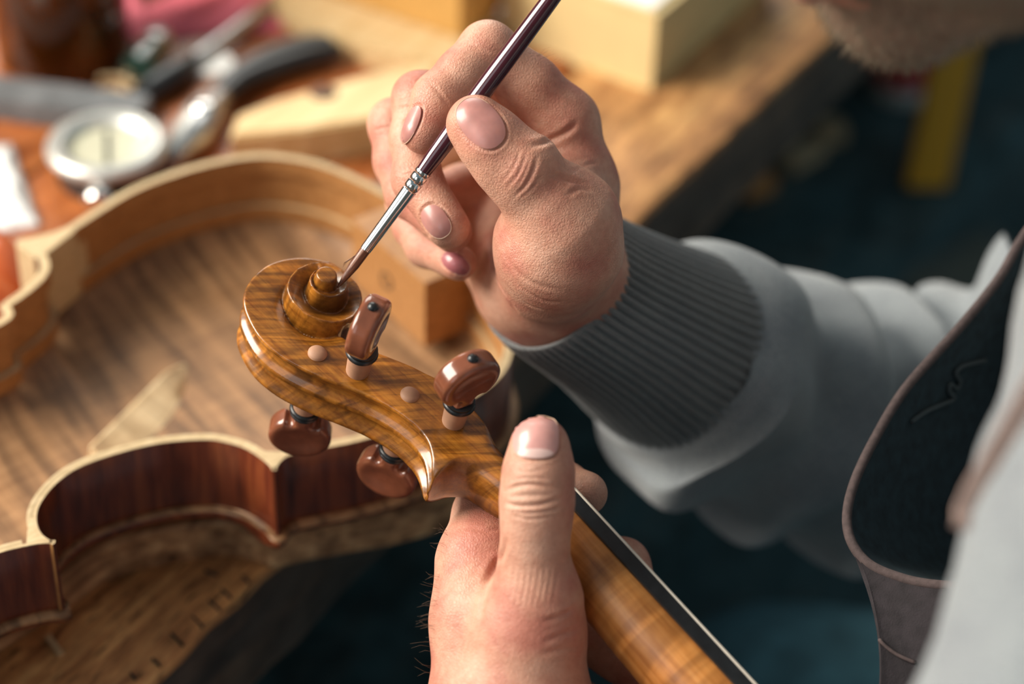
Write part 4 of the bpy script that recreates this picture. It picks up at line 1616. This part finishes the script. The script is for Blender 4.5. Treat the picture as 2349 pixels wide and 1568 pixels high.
# strap lying over the near sleeve
sp_ = on_tree(treeS, spline([(2420, 820), (2349, 950), (2285, 1060), (2235, 1150), (2215, 1215)], 8), 0.0015)
if len(sp_) > 3:
    t_ = np.gradient(sp_, axis=0)
    t_ /= np.linalg.norm(t_, axis=1)[:, None]
    sd_ = np.cross(t_, CZ)
    M['strap'] = plain('faded_pink_strap', (0.36, 0.255, 0.22), 0.9, var=0.1, scale=200)
    sheet('strap', sp_ - sd_ * 0.0036, sp_ + sd_ * 0.0036, M['strap'], apron, 5, None, 0.0016)
    sheet('strap', (sp_ - sd_ * 0.0036)[-4:] * 1.0, (on_tree(treeS, [(2170, 1170), (2165, 1185), (2160, 1200), (2158, 1215)], 0.0015) if True else 0), M['piping'], apron, 4, None, 0.0014) if len(on_tree(treeS, [(2170, 1170), (2165, 1185), (2160, 1200), (2158, 1215)], 0.0015)) == 4 else None

# ---- trousers: two thighs under the apron
FL = Field(bw(-0.25, -0.85, -0.62).clip(-9, 9) - 0.5, bw(0.9, 0.1, 0.0) + 0.5, 0.012)
for a_ in (0.20, 0.50):
    FL.cone(bw(a_ * 0.4 + 0.30, -0.62, -0.34), bw(a_, -0.20, -0.31), 0.105, 0.078, 0.03)
    FL.cone(bw(a_, -0.20, -0.31), bw(a_, -0.22, ZF + 0.05), 0.072, 0.055, 0.03)
LVt, LQt = FL.mesh(2)
LNt = vnormals(LVt, LQt)
LVt = LVt + LNt * np.array([noise.noise(Vector(p * 11)) * 0.012 for p in LVt])[:, None]
fast_mesh('trousers', LVt, LQt, M['trouser'], person)
# ------------------------------------------------------------------ things on the bench, out of focus
UP = np.array([0, 0, 1.0])


def flat_axes(p, q):
    x = nrm(np.array([q[0] - p[0], q[1] - p[1], 0]))
    return x, np.cross(UP, x)


# dark glass jar
p = PZ(150, 128, ZB)
jar = thing('glass_jar', 'dark brown glass jar of varnish at the back of the bench', 'jar', p)
t = NT('brown_glass')
t.set(Base_Color=(0.30, 0.09, 0.015), Roughness=0.08, Transmission_Weight=0.85, IOR=1.45)
M['brown_glass'] = t.m
V, F = lathe(p, UP, [(0.0, 0.020), (0.0005, 0.029), (0.004, 0.0325), (0.08, 0.0325), (0.095, 0.028), (0.102, 0.020), (0.116, 0.020), (0.116, 0.018), (0.102, 0.018), (0.094, 0.026), (0.08, 0.0305), (0.006, 0.0305), (0.003, 0.027), (0.003, 0.01)], 40)
mesh_obj('glass', V, F, M['brown_glass'], jar, True, True, 50)
V, F = lathe(p, UP, [(0.0035, 0.010), (0.0035, 0.0265), (0.0065, 0.0298), (0.060, 0.0298), (0.0605, 0.01)], 40)
mesh_obj('varnish', V, F, plain('dark_varnish', (0.010, 0.008, 0.007), 0.2), jar, True, True, 50)
V, F = lathe(p, UP, [(0.108, 0.021), (0.108, 0.0225), (0.124, 0.0225), (0.125, 0.0215), (0.125, 0.004)], 36)
mesh_obj('cap', V, F, M['black'], jar, True, True, 50)

# grey flat bar
p, q = PZ(-260, 215, ZB), PZ(335, 292, ZB)
x, y = flat_axes(p, q)
bar = thing('sharpening_stone', 'long grey sharpening stone lying left of the round gauge', 'stone', (p + q) / 2)
bm_obj('stone', box_bm((p + q) / 2 + UP * 0.006, x, y, UP, np.linalg.norm(q - p) / 2, 0.0105, 0.006, 0.001), plain('grey_stone', (0.15, 0.155, 0.16), 0.55, var=0.25, scale=60), bar)

# round gauge with chrome bezel
c = PZ(252, 405, ZB)
ga_ = thing('dial_gauge', 'round dial gauge with wide chrome bezel and black body', 'gauge', c)
V, F = lathe(c, UP, [(0.0, 0.012), (0.0, 0.0215), (0.003, 0.0235), (0.013, 0.0235), (0.014, 0.02)], 48)
mesh_obj('gauge_body', V, F, M['black'], ga_, True, True, 40)
V, F = lathe(c, UP, [(0.0135, 0.024), (0.0140, 0.0262), (0.0165, 0.0272), (0.019, 0.0262), (0.0203, 0.0235), (0.0200, 0.0205), (0.0180, 0.0180), (0.0165, 0.0170), (0.0160, 0.0168), (0.0135, 0.0168)], 56)
mesh_obj('bezel', V, F, M['satin'], ga_, True, False)
V, F = lathe(c, UP, [(0.0140, 0.001), (0.0140, 0.0170), (0.0155, 0.0170), (0.0155, 0.001)], 48)
dial = mesh_obj('dial', V, F, plain('cream_dial', (0.55, 0.54, 0.40), 0.4, var=0.04, coat=0.6), ga_, True, True, 40)
nx, ny = flat_axes(c, PZ(250, 330, ZB))
bm_obj('needle', box_bm(c + UP * 0.0162, nx, ny, UP, 0.013, 0.0007, 0.0004), M['black'], dial)
d1 = flat_axes(c, PZ(225, 520, ZB))[0]
V, F = lathe(c + UP * 0.0085 + d1 * 0.020, d1, [(0.0, 0.0035), (0.006, 0.0035), (0.006, 0.0058), (0.008, 0.0068), (0.013, 0.0068), (0.015, 0.0055), (0.0155, 0.001)], 28)
mesh_obj('stem_knob', V, F, M['chrome'], ga_, True, True, 50)
bk2 = thing('spare_lens', 'small chrome rimmed lens lying beside the pliers jaws', 'lens', PZ(385, 368, ZB))
V, F = lathe(PZ(385, 368, ZB), UP, [(0.0, 0.009), (0.004, 0.0095), (0.0055, 0.0085), (0.0058, 0.006), (0.0058, 0.001)], 32)
mesh_obj('lens_rim', V, F, M['chrome'], bk2, True, True, 50)
V, F = lathe(PZ(385, 368, ZB), UP, [(0.005, 0.0062), (0.0066, 0.004), (0.0069, 0.001)], 24)
mesh_obj('glass_disc', V, F, plain('pale_lens', (0.7, 0.7, 0.62), 0.05, coat=1), bk2, True, True, 60)

# pliers with black handles
pl = thing('pliers', 'chrome pliers with black curved handles beside the wood block', 'pliers', PZ(480, 300, ZB))


def rod(pts, radii, z=0.008):
    return tube(spline([PZ(u, v, ZB) + UP * z for u, v in pts], 5), np.interp(np.linspace(0, 1, (len(pts) - 1) * 5 + 1), np.linspace(0, 1, len(radii)), radii), 12)


V, F = rod([(505, 262), (560, 218), (640, 186), (720, 160), (785, 148)], [0.0045, 0.0056, 0.0060, 0.0056, 0.0038])
mesh_obj('handle', V, F, M['black'], pl, True)
M['grip'] = plain('grey_plastic_grip', (0.10, 0.10, 0.10), 0.4, var=0.1)
V, F = rod([(488, 268), (540, 205), (620, 158), (700, 130), (765, 122)], [0.0045, 0.0050, 0.0050, 0.0048, 0.0036], 0.007)
mesh_obj('handle', V, F, M['grip'], pl, True)
V, F = rod([(512, 255), (480, 300), (450, 345), (395, 400)], [0.0052, 0.0085, 0.0075, 0.0025])
mesh_obj('jaw', V, F, M['steel'], pl, True)
V, F = rod([(486, 262), (462, 300), (428, 345), (380, 395)], [0.0050, 0.0080, 0.0070, 0.0025])
mesh_obj('jaw', V, F, M['satin'], pl, True)
V, F = lathe(PZ(472, 306, ZB) + UP * 0.009, UP, [(0, 0.006), (0.006, 0.006), (0.0075, 0.0045), (0.008, 0.001)], 24)
mesh_obj('pivot', V, F, M['chrome'], pl, True, True, 50)

# long chisel
ch = thing('chisel', 'long dark steel chisel with black handle pointing at the pink cloth', 'chisel', PZ(430, 180, ZB))
V, F = rod([(300, 262), (340, 238), (400, 200), (440, 170)], [0.0035, 0.0062, 0.0066, 0.0050], 0.0068)
mesh_obj('handle', V, F, M['black'], ch, True)
V, F = rod([(440, 170), (520, 112), (600, 55), (672, 2), (740, -50)], [0.0036, 0.0034, 0.0040, 0.0045, 0.0046], 0.0068)
mesh_obj('blade', V, F, M['steel'], ch, True)
# round white lid, small green vial with steel cap, offcut shavings
c = PZ(492, 162, ZB)
V, F = lathe(c, UP, [(0, 0.0085), (0.0004, 0.0100), (0.004, 0.0102), (0.0048, 0.0094), (0.0044, 0.0075), (0.0046, 0.001)], 32)
tag(mesh_obj('round_lid', V, F, plain('white_lid', (0.85, 0.83, 0.78), 0.35, var=0.03), None, True, True, 40), 'small round white lid lying between chisel and pliers', 'lid')
vi = thing('glass_vial', 'dark green glass vial with steel cap lying by the jar', 'vial', PZ(350, 165, ZB))
p, q = PZ(318, 200, ZB) + UP * 0.009, PZ(372, 132, ZB) + UP * 0.009
V, F = lathe(p, q - p, [(0, 0.004), (0.0005, 0.0085), (0.018, 0.009), (0.021, 0.0075)], 28)
mesh_obj('vial_glass', V, F, plain('dark_green_glass', (0.015, 0.05, 0.04), 0.1, coat=0.6), vi, True, True, 50)
V, F = lathe(p + nrm(q - p) * 0.0205, q - p, [(0, 0.0086), (0.007, 0.0086), (0.008, 0.0076), (0.0082, 0.001)], 28)
mesh_obj('cap', V, F, M['steel'], vi, True, True, 50)
for i, (u, v, r) in enumerate(((262, 232, 0.006), (316, 218, 0.005))):
    c = PZ(u, v, ZB)
    pts = [c + np.array([math.cos(a) * (r + 0.0006 * a), math.sin(a) * (r + 0.0006 * a), 0.002 + 0.0006 * a]) for a in np.linspace(0, 8, 26)]
    V, F = tube(pts, [(0.0004, 0.0022)] * 26, 6)
    tag(mesh_obj('wood_shaving', V, F, M['rib_edge'], None, True), ('larger' if i == 0 else 'smaller') + ' curled wood shaving between jar and gauge', 'shaving', 'curled shavings')

# pink cloth, rumpled, with a tan cord on it
M['pink'] = plain('pink_cotton', (0.78, 0.17, 0.22), 0.85, var=0.2, scale=40)
cl_poly = [PZ(u, v, ZB) for u, v in ((285, 95), (660, 75), (720, -170), (260, -180))]
G = np.zeros((34, 34, 3))
for i in range(34):
    for j in range(34):
        s, t_ = i / 33, j / 33
        b_ = (cl_poly[0] * (1 - s) + cl_poly[1] * s) * (1 - t_) + (cl_poly[3] * (1 - s) + cl_poly[2] * s) * t_
        b_ = b_ + np.array([noise.noise((s * 4, t_ * 4, 1)), noise.noise((s * 4, t_ * 4, 7)), 0]) * 0.006
        e_2 = min(1, 6 * min(s, 1 - s, t_, 1 - t_))
        G[i, j] = b_ + UP * (0.0012 + e_2 * (0.005 + 0.009 * abs(noise.noise((s * 5, t_ * 5, 3)))))
Vc = G.reshape(-1, 3)
Fc = [(i * 34 + j, (i + 1) * 34 + j, (i + 1) * 34 + j + 1, i * 34 + j + 1) for i in range(33) for j in range(33)]
low = Vc.copy()
low[:, 2] = np.minimum(low[:, 2] - 0.001, ZB + 0.001)
Vc2 = np.concatenate([Vc, low])
o_ = len(Vc)
Fc2 = Fc + [tuple(o_ + k for k in f[::-1]) for f in Fc]
bi = [i * 34 for i in range(34)] + [33 * 34 + j for j in range(1, 34)] + [i * 34 + 33 for i in range(32, -1, -1)] + [j for j in range(32, 0, -1)]
Fc2 += [(a, b, o_ + b, o_ + a) for a, b in zip(bi, bi[1:] + bi[:1])]
tag(mesh_obj('polishing_cloth', Vc2, Fc2, M['pink'], None, True, True), 'rumpled pink polishing cloth at the back of the bench', 'cloth')
tn = thing('wood_dowel', 'short tan wooden dowel with a round knob lying on the pink cloth', 'dowel', PZ(410, 40, ZB))
p, q = PZ(325, 75, ZB) + UP * 0.021, PZ(440, 22, ZB) + UP * 0.021
V, F = lathe(p, q - p, [(0, 0.002), (0.001, 0.0052), (0.028, 0.0056), (0.060, 0.0050), (0.061, 0.001)], 24)
mesh_obj('shaft', V, F, plain('tan_wood', (0.42, 0.24, 0.08), 0.5), tn, True, True, 50)
V, F = lathe(PZ(452, 18, ZB) + UP * 0.021, UP, [(-0.0065, 0.001), (-0.005, 0.0045), (0, 0.0066), (0.004, 0.0050), (0.0062, 0.0012)], 24)
mesh_obj('knob', V, F, plain('pale_wood_knob', (0.72, 0.55, 0.30), 0.4), tn, True, True, 80)

# crumpled clear-white wrapper, catching the window
G = np.zeros((26, 26, 3))
wp = [PZ(u, v, ZB) for u, v in ((-170, 345), (28, 335), (92, 520), (-160, 560))]
for i in range(26):
    for j in range(26):
        s, t_ = i / 25, j / 25
        b_ = (wp[0] * (1 - s) + wp[1] * s) * (1 - t_) + (wp[3] * (1 - s) + wp[2] * s) * t_
        e_2 = min(1, 8 * min(s, 1 - s, t_, 1 - t_))
        G[i, j] = b_ + UP * (0.001 + e_2 * (0.002 + 0.006 * abs(noise.noise((s * 9, t_ * 9, 3)))))
Vc = G.reshape(-1, 3)
low = Vc.copy()
low[:, 2] = ZB + 0.0004
o_ = len(Vc)
Fc = [(i * 26 + j, (i + 1) * 26 + j, (i + 1) * 26 + j + 1, i * 26 + j + 1) for i in range(25) for j in range(25)]
bi = [i * 26 for i in range(26)] + [25 * 26 + j for j in range(1, 26)] + [i * 26 + 25 for i in range(24, -1, -1)] + [j for j in range(24, 0, -1)]
mesh_obj_ = mesh_obj('foil_wrapper', np.concatenate([Vc, low]), Fc + [tuple(o_ + k for k in f[::-1]) for f in Fc] + [(a, b, o_ + b, o_ + a) for a, b in zip(bi, bi[1:] + bi[:1])], plain('white_foil', (0.9, 0.9, 0.88), 0.25, var=0.02, coat=0.6), None, True, True)
tag(mesh_obj_, 'crumpled white foil wrapper at the left end of the bench', 'foil')

# wood block with a knot, in front of the pliers
M['block'] = wood('pale_pine', ROT_B, (0.52, 0.31, 0.12), (0.70, 0.47, 0.21), (0.80, 0.59, 0.31), grain=14, stretch=0.08, rough=0.5, bump=0.0002)
zt = ZB + 0.020
top_px = [(528, 312), (545, 262), (640, 225), (880, 160), (990, 140), (1010, 240), (880, 268), (700, 296)]
poly_b = [PZ(u, v, zt)[:2] for u, v in top_px]
blk = thing('pine_block', 'pale pine block with a dark knot lying behind the open violin body', 'wood block', (*poly_b[0], ZB))
bm_obj('block', prism(poly_b, ZB, zt, 0.0012), M['block'], blk)
V, F = lathe(PZ(742, 212, zt) + UP * -0.0005, UP, [(0, 0.007), (0.0007, 0.0065), (0.0009, 0.001)], 20)
mesh_obj('knot', V, F, plain('dark_knot', (0.10, 0.045, 0.02), 0.6), blk, True, True)

# curved pale plate and a tan box behind it
M['plate2'] = wood('pale_spruce', ROT_B, (0.60, 0.40, 0.18), (0.72, 0.52, 0.27), (0.80, 0.62, 0.36), grain=20, stretch=0.06, rough=0.5, bump=0.0001)
zt = ZB + 0.012
oc = spline([(628, -30), (648, 22), (720, 62), (820, 98), (920, 128), (1010, 146), (1085, 150), (1130, 120), (1140, 20), (1100, -90), (900, -150), (700, -110)], 6, True)
V_ = [PZ(u, v, zt)[:2] for u, v in oc]
tag(bm_obj('spruce_plate', prism(V_, ZB + 0.0005, zt, 0.002), M['plate2'], None), 'pale curved spruce plate lying in front of the tan box', 'wood plate')
p, q = PZ(1000, 62, ZB + 0.012), PZ(790, -8, ZB + 0.012)
x, y = flat_axes(q, p)
c0 = PZ(1062, 96, ZB + 0.012)
tag(bm_obj('tan_box', box_bm(c0 - x * 0.07 + y * 0.035 + UP * 0.02, x, y, UP, 0.07, 0.035, 0.02, 0.002), plain('tan_card', (0.60, 0.33, 0.09), 0.6, var=0.06), None), 'tan wooden box standing on the pale spruce plate', 'box')

# cream box with white lid
A = PZ(1490, 205, ZB)
Bq, Cq = PZ(1215, 108, ZB), PZ(1720, 50, ZB)
x1 = nrm(Bq - A)
y1 = nrm(Cq - A)
y1 = nrm(y1 - x1 * (y1 @ x1))
bx_ = thing('cardboard_box', 'cream cardboard box with white lid at the bench edge', 'box', A)
hx, hy, hz = 0.042, 0.06, 0.0205
M['card'] = plain('cream_card', (0.74, 0.56, 0.27), 0.65, var=0.04)
M['lid'] = plain('white_card', (0.86, 0.86, 0.85), 0.5, var=0.02)
bm_obj('box_body', box_bm(A + x1 * hx + y1 * hy + UP * hz, x1, y1, UP, hx, hy, hz, 0.001), M['card'], bx_)
bm_obj('lid', box_bm(A + x1 * hx + y1 * hy + UP * (2 * hz + 0.0006), x1, y1, UP, hx - 0.004, hy - 0.004, 0.0008, 0.0004), M['lid'], bx_)

# orange varnished plate beyond the violin's waist
c = PZ(-66, 640, -0.030)
rings = []
for k in range(10):
    t_ = k / 9
    a = np.linspace(0, 2 * np.pi, 40, endpoint=False)
    rr2 = (1 - (0.99 * t_) ** 3.2) ** (1 / 2.2)
    rings.append(np.stack([c[0] + np.cos(a) * 0.030 * rr2, c[1] + np.sin(a) * 0.030 * rr2, np.full(40, ZB + 0.054 * t_)], 1))
V, F = loft(rings)
tag(mesh_obj('varnish_pot', V, F, plain('glossy_orange', (0.80, 0.17, 0.045), 0.25, var=0.1, coat=0.6), None, True, True, 60), 'glossy orange domed pot lid beyond the violin waist', 'pot lid')
# small splinter on the near corner of the bench
p, q = PZ(112, 1465, ZB), PZ(140, 1503, ZB)
x, y = flat_axes(p, q)
tag(bm_obj('wood_splinter', box_bm((p + q) / 2 + UP * 0.001, x, y, UP, np.linalg.norm(q - p) / 2, 0.0009, 0.0008, 0.0003), M['rib_edge'], None), 'pale wood splinter on the near corner of the bench', 'splinter')

# ------------------------------------------------------------------ things on the dark shelf under the bench and on the floor
def low_box(name, u, v, sx, sy, sz, ang, mat, label, cat, group=None, z=ZS):
    p = PZ(u, v, z)
    x = np.array([math.cos(ang), math.sin(ang), 0])
    y = np.cross(UP, x)
    return tag(bm_obj(name, box_bm(p + UP * sz, x, y, UP, sx, sy, sz, 0.0015), mat), label, cat, group)


AR = math.atan2(CAM_R[0][1], CAM_R[0][0])
x = nrm(CAM_R[0] * np.array([1, 1, 0]))
fwh = nrm(CAM_R[2] * np.array([1, 1, 0]))
lean = nrm(UP * 0.93 + fwh * 0.30 + x * 0.10)
yb = nrm(np.cross(lean, x))
lv = thing('spirit_level', 'yellow spirit level leaning at the shelf edge below the chin', 'level', PZ(2122, 432, ZS))
bm_obj('level_body', box_bm(PZ(2122, 432, ZS) + lean * 0.058 + UP * 0.002, x, yb, lean, 0.0135, 0.006, 0.058, 0.0015), plain('yellow_paint', (0.88, 0.44, 0.03), 0.5, var=0.05), lv)
bm_obj('end_cap', box_bm(PZ(2122, 432, ZS) + lean * 0.1185 + UP * 0.002, x, yb, lean, 0.014, 0.0065, 0.003, 0.001), M['black'], lv)
c = PZ(2068, 205, ZS)
rb = thing('paint_tin', 'red and white paint tin on the shelf behind the yellow level', 'tin', c)
V, F = lathe(c, UP, [(0, 0.01), (0, 0.021), (0.012, 0.021), (0.012, 0.01)], 28)
mesh_obj('white_band', V, F, plain('white_print', (0.8, 0.78, 0.74), 0.4), rb, True, True, 40)
V, F = lathe(c, UP, [(0.012, 0.01), (0.012, 0.0212), (0.046, 0.0212), (0.048, 0.020), (0.048, 0.01)], 28)
mesh_obj('red_band', V, F, plain('red_print', (0.70, 0.03, 0.05), 0.4), rb, True, True, 40)
V, F = lathe(c, UP, [(0.048, 0.018), (0.0505, 0.018), (0.0505, 0.016), (0.0492, 0.015), (0.0492, 0.002)], 28)
mesh_obj('tin_lid', V, F, M['steel'], rb, True, True, 40)
M['offcut'] = plain('pale_offcut', (0.70, 0.52, 0.32), 0.7, var=0.1)
low_box('wood_offcut', 1728, 440, 0.012, 0.008, 0.006, AR + 0.5, plain('orange_offcut', (0.78, 0.36, 0.12), 0.7), 'orange wood offcut on the dark shelf under the bench edge', 'offcut', 'offcuts on the shelf')
low_box('wood_offcut', 1838, 372, 0.017, 0.007, 0.005, AR + 0.75, M['offcut'], 'long pale wood offcut on the dark shelf, middle of three', 'offcut', 'offcuts on the shelf')
low_box('wood_offcut', 1902, 318, 0.009, 0.009, 0.006, AR + 0.2, M['offcut'], 'small square pale wood offcut nearest the tin on the shelf', 'offcut', 'offcuts on the shelf')
low_box('folded_rag', 1890, 712, 0.045, 0.03, 0.008, AR, plain('dull_red_cloth', (0.30, 0.05, 0.05), 0.9), 'folded dull red rag on the dark floor above the sleeve', 'rag', None, ZF)
low_box('cardboard_sheet', 2250, 660, 0.075, 0.055, 0.004, AR + 0.7, plain('grey_card', (0.22, 0.21, 0.17), 0.9), 'grey cardboard sheet flat on the dark floor by the shoulder', 'cardboard', None, ZF)
